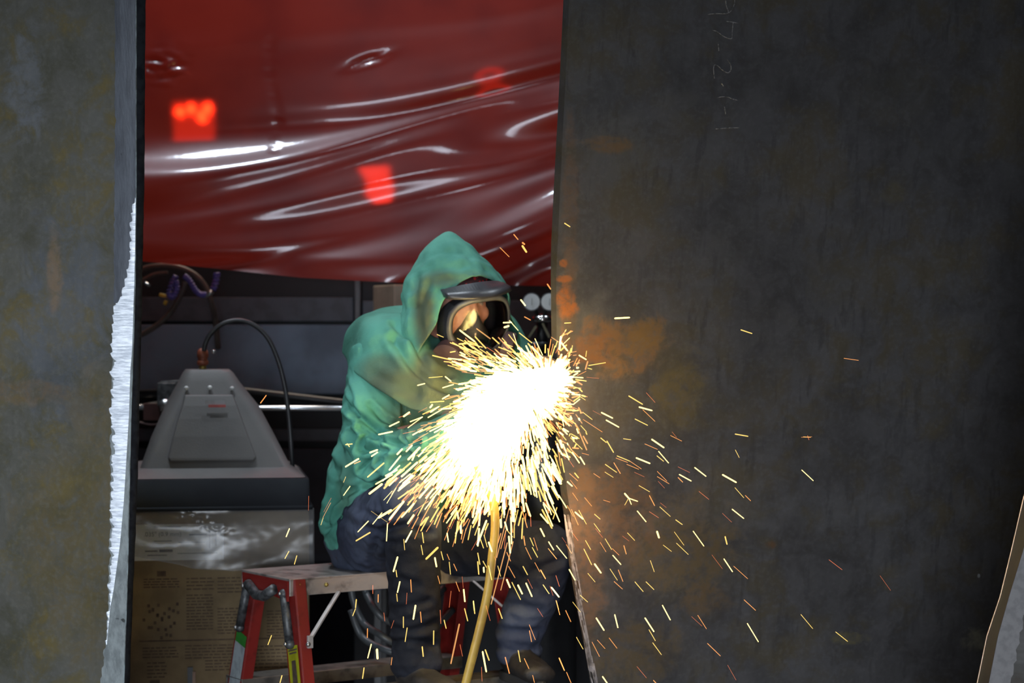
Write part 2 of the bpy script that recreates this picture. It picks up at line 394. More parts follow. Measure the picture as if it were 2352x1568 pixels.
# ------------------------------------------------------------------ right steel plate
def RS(px, py, off=0.0):
    a = (px-1176)/FPX; b = (py-784)/FPX
    Y = (4.72-.22*.1+.16*(1.2-1.5)-off)/(1-.22*a-.16*b)
    return W(px, py, Y)
RN = (RS(1800,600)-RS(1400,600)).cross(RS(1400,900)-RS(1400,600)).normalized()
if RN.y > 0: RN = -RN
def plate_right():
    edge = [(1316,-700),(1308,0),(1301,150),(1293,300),(1286,450),(1281,560),(1277,640),(1279,800),(1286,950),(1296,1080),(1310,1180),(1322,1280),(1336,1380),(1352,1470),(1374,1568),(1560,2150)]
    back = [(1304,-700),(1294,0),(1287,150),(1279,300),(1271,450),(1266,560),(1265,640),(1267,800),(1272,900),(1277,1000),(1284,1100),(1297,1200),(1308,1300),(1326,1400),(1345,1500),(1356,1568),(1540,2150)]
    root = thing('steel_plate', tuple(RS(1560, 2100)), 'large dark steel plate on the right with chalk numbers written down it', 'steel plate')
    m = MB(); rows = []
    for y in range(-700, 2140, 18):
        e = RS(interp(edge, y), y); far = RS(2900, y); T = .022
        bx = interp(back, y); b = RS(bx, y, -T)
        rows.append([far, lerp(e, far, .5), e, lerp(e, b, .5), b, far-RN*T])
    m.loft(rows)
    Pt = lambda x, y: tuple(RS(x, y))
    brown = (.13,.05,.012); ol = (.055,.042,.016); red = (.22,.07,.012)
    st = steel('mill scale dark', (.054,.052,.054), (.036,.034,.034), (.060,.046,.018), .55, [
        (Pt(1420,330), (.09,.5,.065), .35, (.075,.07,.062)), (Pt(1560,260), (.055,.5,.06), .28, (.07,.062,.05)),
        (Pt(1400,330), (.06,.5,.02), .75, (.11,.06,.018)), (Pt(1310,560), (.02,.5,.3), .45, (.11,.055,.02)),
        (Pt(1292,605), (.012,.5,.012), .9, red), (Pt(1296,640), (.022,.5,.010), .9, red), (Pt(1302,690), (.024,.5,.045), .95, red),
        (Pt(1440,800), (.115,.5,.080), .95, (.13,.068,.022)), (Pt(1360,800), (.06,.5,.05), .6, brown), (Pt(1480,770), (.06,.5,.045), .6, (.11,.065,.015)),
        (Pt(1560,900), (.07,.5,.11), .8, (.085,.062,.018)), (Pt(1620,960), (.1,.5,.03), .5, ol),
        (Pt(1560,1260), (.17,.5,.14), .9, (.085,.060,.028)), (Pt(1400,1180), (.12,.5,.14), .85, (.105,.062,.034)), (Pt(1340,1300), (.06,.5,.25), .85, (.12,.068,.036)),
        (Pt(1450,1500), (.14,.5,.09), .8, (.08,.056,.026)), (Pt(1620,1380), (.07,.5,.05), .8, (.085,.055,.026)), (Pt(1770,1250), (.02,.5,.015), .8, (.08,.04,.015)),
        (Pt(1950,1465), (.05,.5,.02), .7, (.10,.085,.035)), (Pt(2245,1470), (.04,.5,.035), .7, (.15,.14,.10)), (Pt(2055,440), (.035,.5,.03), .7, (.065,.055,.03)),
        (Pt(2060,215), (.12,.5,.08), .35, (.05,.046,.036)), (Pt(1910,640), (.07,.5,.06), .4, (.05,.043,.026)), (Pt(2248,1322), (.004,.5,.006), .9, (.3,.32,.33)),
        (Pt(1800,1180), (.5,.5,.04), .25, (.075,.075,.078)), (Pt(1290,900), (.012,.5,.14), .6, (.20,.09,.035)),
        ], .46, .35, .75)
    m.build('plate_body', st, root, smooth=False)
    # torch-cut white serrations along the lower edge
    s = MB(); y = 1180
    while y < 1560:
        x0 = interp(back, y)+2; x1 = interp(edge, y)
        k = 2+int((x1-x0)/9)
        for j in range(k):
            xx = lerp(x0, x1, (j+.5)/k)+random.uniform(-2, 2); h = random.uniform(22, 60)
            w_ = random.uniform(1.5, 4.2)
            x2 = xx+(interp(back, y+h)-interp(back, y))
            s.add([RS(xx-w_/2, y, .0006+.001), RS(xx+w_/2, y+3, .0016), RS(x2+w_/2, y+h, .0016), RS(x2-w_/2, y+h-3, .0016)], [(0,1,2,3)])
        y += 17
    s.build('torch_cut_edge', simple('scale on cut edge', (.30,.27,.27), .5, .2, (.12,.10,.09), 60, .4, .7), root, smooth=False)
    # chalk digits: strokes in photo places, drawn on the plate
    ST = [[(1626,33),(1645,31),(1672,30),(1668,12),(1668,-6),(1678,-12),(1687,-4),(1686,12),(1680,24),(1673,30)],
          [(1637,69),(1648,73),(1660,82),(1670,87),(1681,88),(1682,72),(1684,52)], [(1669,49),(1683,51),(1695,53)],
          [(1650,101),(1651,117)], [(1671,137),(1678,148),(1679,160),(1672,167),(1660,161),(1650,152),(1642,149),(1639,158),(1641,180)],
          [(1658,192),(1662,198)], [(1648,224),(1660,222),(1672,223),(1682,227),(1694,230)], [(1664,245),(1667,262)], [(1644,296),(1670,294),(1698,293)]]
    cm = (simple('chalk', (.19,.19,.19), .95, 0, (.06,.06,.06), 160, .42, .6))
    for s_ in ST:
        c = MB(); pts = spline([RS(x, y, .0012) for x, y in s_], 5); c.tube(pts, .0011, 5); c.build('chalk_stroke', cm, root)
plate_right()

def plate_near():
    L0 = [(2540,-100),(2420,900),(2352,1140),(2322,1270),(2298,1368),(2267,1461),(2245,1568),(2150,2000),(2010,2560)]
    L1 = [(2576,-100),(2455,900),(2382,1140),(2349,1267),(2318,1368),(2292,1461),(2271,1568),(2178,2000),(2036,2560)]
    L2 = [(2690,-100),(2560,900),(2460,1140),(2400,1267),(2362,1368),(2345,1446),(2322,1568),(2230,2000),(2090,2560)]
    root = thing('steel_plate', tuple(W(2100, 2500, 3.95)), 'curved edge of a nearer steel plate in the lower right corner', 'steel plate')
    rows = []; g = []
    for y in range(-100, 2520, 8):
        a = W(interp(L0, y), y, 4.06); b = W(interp(L1, y), y, 4.0)
        jag = 6*((y*.027 % 1)-.5)+4*mnoise.noise(Vector((y*.08, 0, 0)))
        c = W(interp(L2, y)+jag, y, 3.997); d = W(3100, y, 3.9)
        rows.append([a, b, c, d, W(3100, y, 3.98)]); g.append((b, c))
    st = steel('near mill scale', (.025,.022,.018), (.02,.016,.012), (.03,.018,.008), .8, [], .6, .2, .2)
    m = MB(); m.loft(rows); m.build('plate_body', st, root, smooth=False)
    e = MB(); v = []; f = []
    for i, (r, q) in enumerate(zip(rows, g)): v += [r[0]+Vector((0,-.0008,0)), r[1]+Vector((-.0004,-.0008,0))]
    for i in range(len(rows)-1): f.append((2*i, 2*i+1, 2*i+3, 2*i+2))
    e.add(v, f).build('cut_edge', simple('dark cut face', (.007,.008,.011), .6, 0), root)
    e = MB(); v = []
    for q in g: v += [q[0]+Vector((0,-.001,0)), q[1]+Vector((0,-.001,0))]
    e.add(v, f).build('ground_band', simple('ground band', (.115,.108,.108), .55, .2, (.085,.08,.08), 60), root)
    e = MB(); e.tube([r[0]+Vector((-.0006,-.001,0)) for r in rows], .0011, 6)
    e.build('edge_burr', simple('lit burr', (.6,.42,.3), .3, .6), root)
plate_near()

# ------------------------------------------------------------------ red welding curtain
def curtain():
    Y0 = 6.2; nx, nz = 260, 240
    hem = [(-250,585),(335,602),(500,618),(700,640),(850,648),(1000,655),(1265,658),(1700,640),(2600,600)]
    top = W(0, -520, Y0).z
    root = thing('welding_curtain', (-.2, Y0, top), 'glossy translucent red plastic curtain hanging in sagging folds behind the worker', 'curtain')
    v = []; rows = []
    for j in range(nz+1):
        t = j/nz
        for i in range(nx+1):
            px = -250+2600*i/nx
            hy = float(np.interp(px, [h[0] for h in hem], [h[1] for h in hem]))
            py = -500+(hy+500)*(t)
            u = (px-330)/940.0
            uu = max(-.4, u); s = py+215*uu*abs(uu)*(.55+.45*sstep(0, 500, py))
            n1 = mnoise.noise(Vector((px*.0016, s*.010, 1.3))); n2 = mnoise.noise(Vector((px*.004+5, py*.008, 4.2)))
            amp = .001+.0105*sstep(150, 520, s)
            h = amp*math.sin(2*math.pi*(s/148.0+.5*n1)+.4)+.020*n1*sstep(60,400,s)+.0015*n2
            h += .016*math.sin(2*math.pi*s/270.0+1.1)*sstep(0, 500, s)
            # billow: bottom swings towards the camera then rolls under
            h -= .16*sstep(250, 600, py)*.6
            k = sstep(.955, 1, t); h += .015*k
            # crinkles at the welded spots
            qu = (px-845)*.94-(py-138)*.34; qv = (px-845)*.34+(py-138)*.94; h += .012*math.exp(-(qu/44)**2-((qv-5*mnoise.noise(Vector((px*.05, 3, 1))))/9)**2)
            for (cx, cy, rx, ry, a) in ((375,150,45,32,.010),):
                q = ((px-cx)/rx)**2+((py-cy)/ry)**2
                if q < 5: h += a*math.exp(-q)*mnoise.noise(Vector((px*.045, py*.07, 9)))*2.2
            # vertical seam weld
            sx = 615+.06*py+6*math.sin(py*.03); 
            if 80 < py < 350: h += .0035*math.exp(-((px-sx)/7)**2)*(.5+mnoise.noise(Vector((0, py*.07, 2))))
            v.append(W(px, py, Y0)+Vector((0, h, 0)))
    f = []
    for j in range(nz):
        for i in range(nx):
            a = j*(nx+1)+i; f.append((a, a+1, a+nx+2, a+nx+1))
    m = bpy.data.materials.new('red curtain vinyl'); m.use_nodes = True; nt = m.node_tree; nt.nodes.clear()
    out = N(nt, 'ShaderNodeOutputMaterial'); v_ = coords(nt)
    nz_ = noise(nt, v_, 3.0, 5); col = mix(nt, remap(nt, nz_, .35, .65), (.27,.022,.013), (.19,.014,.010))
    df = N(nt, 'ShaderNodeBsdfDiffuse'); tl = N(nt, 'ShaderNodeBsdfTranslucent'); tr = N(nt, 'ShaderNodeBsdfRefraction'); tr.inputs['Roughness'].default_value = .32; tr.inputs['IOR'].default_value = 1.14; gl = N(nt, 'ShaderNodeBsdfGlossy')
    nt.links.new(col, df.inputs[0]); nt.links.new(col, tl.inputs[0]); tr.inputs[0].default_value = (.85,.035,.012,1)
    gl.inputs['Color'].default_value = (.9,.9,.95,1); gl.inputs['Roughness'].default_value = .085
    m1 = N(nt, 'ShaderNodeMixShader'); m1.inputs[0].default_value = .5; nt.links.new(df.outputs[0], m1.inputs[1]); nt.links.new(tl.outputs[0], m1.inputs[2])
    m2 = N(nt, 'ShaderNodeMixShader'); m2.inputs[0].default_value = .30; nt.links.new(m1.outputs[0], m2.inputs[1]); nt.links.new(tr.outputs[0], m2.inputs[2])
    fr = N(nt, 'ShaderNodeFresnel'); fr.inputs[0].default_value = 1.5
    b = N(nt, 'ShaderNodeBump'); b.inputs['Strength'].default_value = .05; b.inputs['Distance'].default_value = .004
    nt.links.new(noise(nt, v_, 26, 3), b.inputs['Height'])
    for q in (fr, gl): nt.links.new(b.outputs[0], q.inputs['Normal'])
    m3 = N(nt, 'ShaderNodeMixShader'); nt.links.new(mth(nt, 'MULTIPLY', fr.outputs[0], .5), m3.inputs[0]); nt.links.new(m2.outputs[0], m3.inputs[1]); nt.links.new(gl.outputs[0], m3.inputs[2])
    g2 = N(nt, 'ShaderNodeBsdfGlossy'); g2.inputs['Roughness'].default_value = .36; g2.inputs['Color'].default_value = (.9,.88,.92,1); nt.links.new(b.outputs[0], g2.inputs['Normal'])
    m4 = N(nt, 'ShaderNodeMixShader'); m4.inputs[0].default_value = .024; nt.links.new(m3.outputs[0], m4.inputs[1]); nt.links.new(g2.outputs[0], m4.inputs[2])
    nt.links.new(m4.outputs[0], out.inputs[0])
    mobj('curtain_sheet', v, f, m, root)
    r = MB(); r.tube([(-2.2, Y0, top+.02), (2.2, Y0, top+.02)], .024, 12); r.build('hanging_rail', M['blackmetal'], root)
curtain()

# lamps seen glowing through the curtain
def glow_lamp(px, py, w, h, label, s, shape):
    Y = 7.2; c = W(px, py, Y); root = thing('work_lamp', tuple(c), label, 'lamp')
    k = Y/FPX; e = emis('lit lamp glass '+shape, (1, .55, .30), s)
    mb = MB(); mb.box(c+Vector((0, .06, 0)), (w*k*1.1, .1, h*k*1.1)); mb.build('lamp_housing', M['fixture'], root, smooth=False)
    g = MB()
    if shape == 'wedge': g.add([c+Vector((-w*k/2,0,h*k/2)), c+Vector((w*k/2,0,h*k/2)), c+Vector((w*k/2,0,-h*k/2)), c+Vector((-w*k*.0,0,-h*k/2)),
                                c+Vector((-w*k/2,.01,h*k/2)), c+Vector((w*k/2,.01,h*k/2)), c+Vector((w*k/2,.01,-h*k/2)), c+Vector((0,.01,-h*k/2))],
                               [(0,1,2,3),(7,6,5,4),(0,4,5,1),(1,5,6,2),(2,6,7,3),(3,7,4,0)])
    else: g.box(c, (w*k, .01, h*k))
    g.build('lamp_glass', e, root, smooth=False)
    return root
L1 = glow_lamp(457, 300, 92, 120, 'bright square lamp glowing orange red through the left of the curtain', 1.7, 'square')
b = MB()
for i, (dx, dy) in enumerate(((-30,-38),(-5,-45),(18,-30),(32,-46))): b.ball(W(457+dx, 300+dy, 7.18), .016)
b.build('bulb', emis('bulb', (1,.6,.3), 30), L1)
glow_lamp(865, 452, 72, 62, 'wedge shaped lamp glowing red through the middle of the curtain', 3.5, 'wedge')
r = MB(); c = W(1130, 206, 7.2)
for R_ in (34,):
    pts = [c+Vector((math.cos(a)*R_*7.2/FPX, 0, math.sin(a)*R_*7.2/FPX)) for a in np.linspace(0, 2*math.pi, 40)]
    r.tube(pts, .009, 8)
tag(r.build('ring_lamp', emis('dim ring', (1,.4,.2), 1.3), org=c), 'dim glowing ring seen through the right of the red curtain', 'lamp')

# ------------------------------------------------------------------ blue grey steel cabinet behind
def cabinet():
    Yc = 6.75
    def B(m, x0, y0, x1, y1, d=.03, Y=Yc):
        a = W(x0, y1, Y); b_ = W(x1, y0, Y); m.box(((a.x+b_.x)/2, Y+d/2, (a.z+b_.z)/2), (b_.x-a.x, d, b_.z-a.z)); return m
    base = W(700, 0, Yc); root = thing('steel_cabinet', (base.x, Yc+.3, 0), 'wide blue grey painted steel cabinet standing below the red curtain', 'cabinet')
    zt = W(0, 560, Yc).z; xl = W(-200, 0, Yc).x; xr = W(2000, 0, Yc).x
    m = MB(); m.box(((xl+xr)/2, Yc+.33, zt/2), (xr-xl, .55, zt)); m.build('carcass', M['panel_d'], root, smooth=False)
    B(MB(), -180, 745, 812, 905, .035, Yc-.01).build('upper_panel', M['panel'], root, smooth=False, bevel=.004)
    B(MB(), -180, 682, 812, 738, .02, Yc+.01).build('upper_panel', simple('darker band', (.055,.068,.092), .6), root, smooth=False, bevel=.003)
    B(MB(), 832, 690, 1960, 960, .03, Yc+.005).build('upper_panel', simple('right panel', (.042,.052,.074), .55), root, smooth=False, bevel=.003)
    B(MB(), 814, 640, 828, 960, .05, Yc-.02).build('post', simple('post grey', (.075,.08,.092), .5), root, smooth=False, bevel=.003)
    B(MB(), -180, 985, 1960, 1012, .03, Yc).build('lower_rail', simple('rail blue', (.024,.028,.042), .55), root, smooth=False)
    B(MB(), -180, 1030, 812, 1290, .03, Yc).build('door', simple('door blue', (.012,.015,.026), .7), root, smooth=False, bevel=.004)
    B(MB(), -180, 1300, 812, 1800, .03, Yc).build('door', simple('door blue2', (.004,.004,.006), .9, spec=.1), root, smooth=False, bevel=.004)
    h = MB(); h.tube([W(250, 936, 6.1), W(1000, 938, 6.1)], .0078, 12)
    for x in (300, 900): h.bar(W(x, 938, 6.1), W(x, 938, 6.1)+Vector((0, .64, 0)), .014, .014)
    h.build('towel_bar', M['silver'], root)
    # dark pipe above the bar
    h = MB(); h.tube([W(260,905,6.3), W(560,898,6.3), W(800,926,6.3), W(1000,930,6.3)], .012, 10); h.build('pipe', M['black'], root)
cabinet()

# small clamp machine at left of the hopper
root = thing('pipe_clamp', tuple(W(392, 925, 6.0)), 'small grey steel clamp with a round knob left of the grey cone cover', 'clamp')
m = MB(); c = W(385, 905, 6.0); m.box(c, (.055, .05, .07)); m.bar(W(368,880,6.0), W(425,876,6.0), .012, .012); m.bar(W(372,940,6.0), W(420,880,6.0), .008, .008)
m.build('clamp_body', M['bracket'], root, smooth=False, bevel=.003)
m = MB(); m.cyl(c+Vector((0,-.06,-.03)), c+Vector((0,0,-.03)), .016); m.build('knob', M['zinc'], root)
m = MB(); m.box(W(352, 945, 6.02), (.05,.05,.05)); m.tube(spline([W(320,970,6.0), W(355,975,6.0), W(400,962,6.0)]), .004, 8); m.build('block', M['hosered'], root, smooth=False)

# ------------------------------------------------------------------ drum box, film, cone cover
def drum():
    Yf = 5.32
    x0 = W(205, 0, Yf).x; x1 = W(697, 0, Yf).x; zt = W(0, 1172, Yf).z; dp = .56
    root = thing('wire_box', ((x0+x1)/2, Yf+dp/2, 0), 'tall printed brown cardboard box under the grey cone cover', 'cardboard box')
    m = MB(); m.box(((x0+x1)/2, Yf+dp/2, zt/2), (x1-x0, dp, zt)); m.build('carton', M['card'], root, smooth=False, bevel=.006)
    # printing (illegible in the photo): blocks of small text lines and icon dots
    p = MB(); rnd = random.Random(3)
    def line(x, y, w, h): 
        a = W(x, y+h, Yf-.001); b_ = W(x+w, y, Yf-.001); p.add([a, (b_.x, a.y, a.z), b_, (a.x, a.y, b_.z)], [(0,1,2,3)])
    for (bx, by, bw, bh, st) in ((322,1322,80,22,6),(418,1322,62,30,8),(488,1322,90,40,8),(418,1360,60,78,7),(488,1392,60,60,7),(320,1478,80,26,7),(415,1475,130,30,7),(330,1512,44,34,8),(460,1510,60,22,7),(566,1480,80,70,8),(600,1400,50,60,7)):
        y = by
        while y < by+bh:
            x = bx
            while x < bx+bw-4:
                w = rnd.uniform(6, 20); w = min(w, bx+bw-x); line(x, y, w, 2.6); x += w+3
            y += st
    line(312, 1462, 330, 3)
    for i in range(26): 
        x = rnd.uniform(318, 400); y = rnd.uniform(1372, 1455); line(x, y, 6, 7)
    line(352,1305,20,12); line(336,1552,22,14)
    p.build('printing', M['print'], root, smooth=False)
    # small slot handle
    h = MB(); h.box(W(426, 1548, Yf-.004), (.014,.008,.055)); h.build('hand_slot', M['black'], root, smooth=False)
    h = MB(); h.box(W(434, 1552, Yf-.008), (.008,.006,.04)); h.build('slot_flap', simple('flap', (.3,.2,.15), .8), root, smooth=False)
    # white label
    la = MB(); a = W(225, 1281, Yf-.002); b_ = W(502, 1199, Yf-.002); la.box(((a.x+b_.x)/2, Yf-.0015, (a.z+b_.z)/2), (b_.x-a.x, .001, b_.z-a.z))
    lab = la.build('label', M['label'], root, smooth=False)
    def text(s, px, py, hpx, mat, Y=Yf-.0035, parent=None, name='lettering'):
        cu = bpy.data.curves.new('t', 'FONT'); cu.body = s; cu.size = hpx*Y/FPX*1.4; cu.extrude = .0003
        o = bpy.data.objects.new('t', cu); COL.objects.link(o); bpy.context.view_layer.update()
        me = bpy.data.meshes.new_from_object(o.evaluated_get(bpy.context.evaluated_depsgraph_get())); bpy.data.objects.remove(o)
        c = W(px, py, Y); vs = [(c.x+q.co.x, c.y-q.co.z, c.z+q.co.y) for q in me.vertices]; fs = [tuple(pl.vertices) for pl in me.polygons]
        return mobj(name, vs, fs, mat, parent, smooth=False)
    text('.035" (0.9 mm)', 322, 1226, 10, M['ink'], parent=lab)
    p2 = MB(); q = p; p = p2
    def line2(x, y, w, h): 
        a = W(x, y+h, Yf-.003); b_ = W(x+w, y, Yf-.003); p2.add([a, (b_.x, a.y, a.z), b_, (a.x, a.y, b_.z)], [(0,1,2,3)])
    for (x, y, w, h) in ((345,1204,60,2.5),(424,1222,40,3),(325,1258,28,3),(357,1256,30,6),(468,1215,4,40),(482,1215,4,34),(400,1240,60,1.5),(398,1265,90,1.5),(345,1236,40,2),(330,1268,44,2)): line2(x, y, w, h)
    p2.build('label_print', M['ink'], lab, smooth=False)
    # film over the top of the box
    nx, nz = 120, 60; v = []; f = []
    bot = [(200,1250),(310,1272),(400,1290),(430,1300),(520,1307),(640,1300),(704,1296)]
    for j in range(nz+1):
        for i in range(nx+1):
            px = 200+(704-200)*i/nx; yb = float(np.interp(px, [b[0] for b in bot], [b[1] for b in bot])); py = 1166+(yb-1166)*j/nz
            s = py+.35*abs(px-500)*.6
            h = .0025*math.sin(s*.06+2*mnoise.noise(Vector((px*.006, py*.012, 0))))+.006*mnoise.noise(Vector((px*.005+py*.007, py*.012, 3)))
            h += .0004*mnoise.noise(Vector((px*.05, py*.07, 7)))+.0045*mnoise.noise(Vector((px*.09, py*.12, 7)))*math.exp(-((px-440)/55)**2-((py-1190-(px-440)*.35)/14)**2)
            v.append(W(px, py, Yf-.026)+Vector((0, h-.016*(j/nz), 0)))
    for j in range(nz):
        for i in range(nx): a = j*(nx+1)+i; f.append((a, a+1, a+nx+2, a+nx+1))
    fm = bpy.data.materials.new('clear film'); fm.use_nodes = True; nt = fm.node_tree; nt.nodes.clear()
    out = N(nt, 'ShaderNodeOutputMaterial'); tr = N(nt, 'ShaderNodeBsdfTransparent'); tr.inputs[0].default_value = (.9,.9,.9,1)
    gl = N(nt, 'ShaderNodeBsdfGlossy'); gl.inputs['Roughness'].default_value = .22; df = N(nt, 'ShaderNodeBsdfDiffuse'); df.inputs[0].default_value = (.40,.39,.39,1)
    a1 = N(nt, 'ShaderNodeMixShader'); a1.inputs[0].default_value = .12; nt.links.new(tr.outputs[0], a1.inputs[1]); nt.links.new(df.outputs[0], a1.inputs[2])
    a2 = N(nt, 'ShaderNodeMixShader'); a2.inputs[0].default_value = .02; nt.links.new(a1.outputs[0], a2.inputs[1]); nt.links.new(gl.outputs[0], a2.inputs[2]); nt.links.new(a2.outputs[0], out.inputs[0])
    film = mobj('plastic_film', v, f, fm, None, org=W(450, 1300, Yf)); film.modifiers.new('s', 'SOLIDIFY').thickness = .0006
    tag(film, 'clear crumpled plastic film hanging over the top of the cardboard box', 'plastic film')
    # ---- cone cover
    cx = W(505, 0, Yf+.28).x; r2 = thing('cone_cover', (cx, Yf+.28, zt), 'grey moulded cone cover with hose on top, standing on the cardboard box', 'drum cover')
    def zz(py, Y): return W(0, py, Y).z
    yF = Yf-.03; xa = W(200, 0, yF).x; xb = W(696, 0, yF).x
    def rr(xc, yc, hx, hy, z, rad, n=6):
        out_ = []
        for (sx, sy, a0) in ((1,-1,-90),(1,1,0),(-1,1,90),(-1,-1,180)):
            for k in range(n+1):
                a = math.radians(a0+90*k/n); out_.append(Vector((xc+sx*(hx-rad)+rad*math.cos(a), yc+sy*(hy-rad)+rad*math.sin(a), z)))
        return out_
    yc = yF+.29; xc = (xa+xb)/2; hx = (xb-xa)/2
    z_lo = zz(1168, yF); z_hi = zz(1098, yF)
    rim = MB(); rim.loft([rr(xc, yc, hx, .29, z_lo+.008, .015), rr(xc, yc, hx-.004, .286, z_hi-.002, .015), rr(xc, yc, hx-.012, .278, z_hi, .015)], cap=False)
    rim.loft([rr(xc, yc, hx+.006, .296, z_lo-.002, .015), rr(xc, yc, hx+.006, .296, z_lo+.009, .015)])
    rim.build('rim', M['hood_dark'], r2)
    # truncated pyramid; its axis stands a little behind the rim centre
    px_c = 493
    def X(px, Y): return W(px, 0, Y).x
    secs = [(1094, .2775, None, .27, .02), (1072, None, (322, 664), .20, .03), (1000, None, (352, 632), .165, .04), (930, None, (388, 600), .125, .045), (878, None, (420, 562), .095, .045), (856, None, (433, 549), .08, .03), (848, None, (441, 541), .070, .025)]
    rings = []
    for (py, hxx, xs, hy, rad) in secs:
        if xs is None: rings.append(rr(xc, yc, hx-.012, hy, z_hi+.001, .02)); continue
        Yq = yc-hy; l = X(xs[0], Yq); r_ = X(xs[1], Yq); rings.append(rr((l+r_)/2, yc, (r_-l)/2, hy, zz(py, Yq), rad))
    c_ = MB(); c_.loft(rings); c_.build('cone', M['hood_grey'], r2, autosm=40)
    # raised front panel
    pn = MB(); pr = []
    for (py, xl, xr, hy) in ((1056, 388, 583, .190),(1048, 384, 588, .188),(1000, 398, 572, .168),(960, 412, 560, .148),(930, 424, 552, .130),(905, 432, 545, .112)):
        Yq = yc-hy; pr.append([Vector((X(xl,Yq), Yq+.03, zz(py,Yq))), Vector((X(xl+3,Yq), Yq-.012, zz(py,Yq))), Vector((X(xr-3,Yq), Yq-.012, zz(py,Yq))), Vector((X(xr,Yq), Yq+.03, zz(py,Yq)))])
    pn.loft(pr); pn.build('raised_panel', M['hood_grey'], r2, bevel=.004, smooth=False)
    st = MB(); Yq = yc-.135
    st.box(W(497, 923, Yq-.02), (.054, .004, .012)); st.build('badge', simple('badge pale', (.32,.32,.34), .5), r2, smooth=False)
    st = MB(); st.box(W(501, 931, Yq-.0225), (.046, .004, .007)); st.build('badge_stripe', M['inkred'], r2, smooth=False)
    for (bx, by) in ((438,890),(491,889),(541,891)):
        s_ = MB(); s_.ball(W(bx, by, yc-.110), .006, ax=None); s_.build('rivet', simple('white rivet', (.7,.7,.68), .5), r2)
    ft = MB(); c0 = W(489, 842, yc)
    ft.tube([c0-Vector((0,0,.012)), c0+Vector((0,0,.008))], .010, 12); ft.build('brass_nipple', M['brass'], r2)
    ft = MB(); ft.tube([c0+Vector((0,0,q)) for q in (.004,.008,.016,.018,.024,.028,.044,.052)], [.012,.016,.016,.0135,.0135,.016,.015,.008], 14); ft.build('fitting', M['copper'], r2)
    ft = MB(); ft.ball(W(511, 807, yc-.02), .006); ft.bar(W(511,812,yc-.02), W(511,826,yc-.02), .003, .003); ft.build('catch', M['zinc'], r2)
    hz = MB(); P_ = [(489,806),(494,785),(508,762),(535,742),(570,736),(605,748),(635,778),(658,830),(673,890),(682,960),(688,1040),(694,1150),(700,1290)]
    hz.tube(spline([W(x, y, yc-.02+.0*i) for i, (x, y) in enumerate(P_)], 6), .0066, 10)
    hz.build('wire_conduit', M['black'], r2)
    piv = Vector((x1, Yf, 0)); ang = math.radians(9); Rm = Matrix.Rotation(ang, 4, 'Z')
    for o in (root, film, r2):
        o.location = piv+Vector((.016,0,0))+Rm @ (Vector(o.location)-piv); o.rotation_euler = (0, 0, ang)
drum()

# hoses at the upper left
def hose(name, pts, r, mat, label, cat='hose', k=8):
    m = MB(); P = [W(*p) for p in pts]; m.tube(spline(P, k), r, 10); o = m.build(name, mat, None, org=P[-1]); return tag(o, label, cat)
hose('hose', [(300,626,6.3),(350,612,6.3),(400,612,6.3),(440,626,6.3),(468,652,6.3),(484,690,6.3),(494,730,6.35),(500,800,6.4)], .0085, M['hosebrown'], 'brown hose arching over the purple coil at upper left')
hose('hose', [(300,780,6.25),(340,760,6.25),(375,735,6.25),(400,705,6.25),(420,665,6.25),(425,648,6.25)], .0088, M['hosebrown'], 'brown hose curving down left from under the purple coil')
hose('hose', [(310,655,6.3),(330,642,6.3),(355,630,6.3),(385,626,6.3)], .006, M['hosebrown'], 'short brown hose end behind the bright edge of left plate')
hose('hose', [(486,690,6.36),(498,740,6.38),(503,800,6.4)], .006, M['hosered'], 'dark red hose hanging straight above the cone fitting')
def coil(name, pts, label, turns, rad, wire):
    P = spline([W(*p) for p in pts], 30); m = MB(); out = []; n = len(P)
    for i, p in enumerate(P):
        t = (P[min(i+1,n-1)]-P[max(i-1,0)]).normalized(); x = t.cross(Vector((0,1,0))).normalized(); y = t.cross(x)
        a = 2*math.pi*turns*i/n; out.append(p+x*math.cos(a)*rad+y*math.sin(a)*rad)
    m.tube(out, wire, 6); o = m.build(name, M['purple'], None, org=P[0]); return tag(o, label, 'air hose')
coil('coiled_hose', [(404,634,6.2),(395,650,6.2),(388,676,6.2),(397,682,6.2),(406,664,6.2),(404,645,6.2)], 'purple coiled air hose looped above the yellow clip', 17, .006, .0038)
coil('coiled_hose', [(424,634,6.2),(436,645,6.2),(448,665,6.2),(460,676,6.2),(474,676,6.2)], 'purple coiled air hose running right beneath the arching brown hose', 14, .006, .0038)
coil('coiled_hose', [(498,628,6.22),(496,645,6.22),(490,664,6.22)], 'short dark purple coil hanging upright above the hose fitting', 5, .007, .0045)
m = MB(); m.bar(W(366,676,6.2), W(383,680,6.2), .012, .01); m.bar(W(378,700,6.2), W(382,690,6.2), .014, .01)
tag(m.build('plastic_clip', M['yellowp'], None, smooth=False, org=W(375,700,6.2), bevel=.002), 'yellow plastic clip at the end of the purple coil', 'clip')
m = MB(); m.tube([W(472,680,6.2), W(482,674,6.2), W(488,668,6.2)], .008, 10)
tag(m.build('hose_fitting', M['zinc'], None, org=W(480,676,6.2)), 'small grey hose fitting joining the purple coils', 'fitting')
m = MB(); m.tube([W(330,648,6.1), W(345,656,6.1)], .005, 8)
tag(m.build('hose_fitting', M['chrome'], None, org=W(338,652,6.1)), 'bright metal hose tip beside the left plate edge', 'fitting')

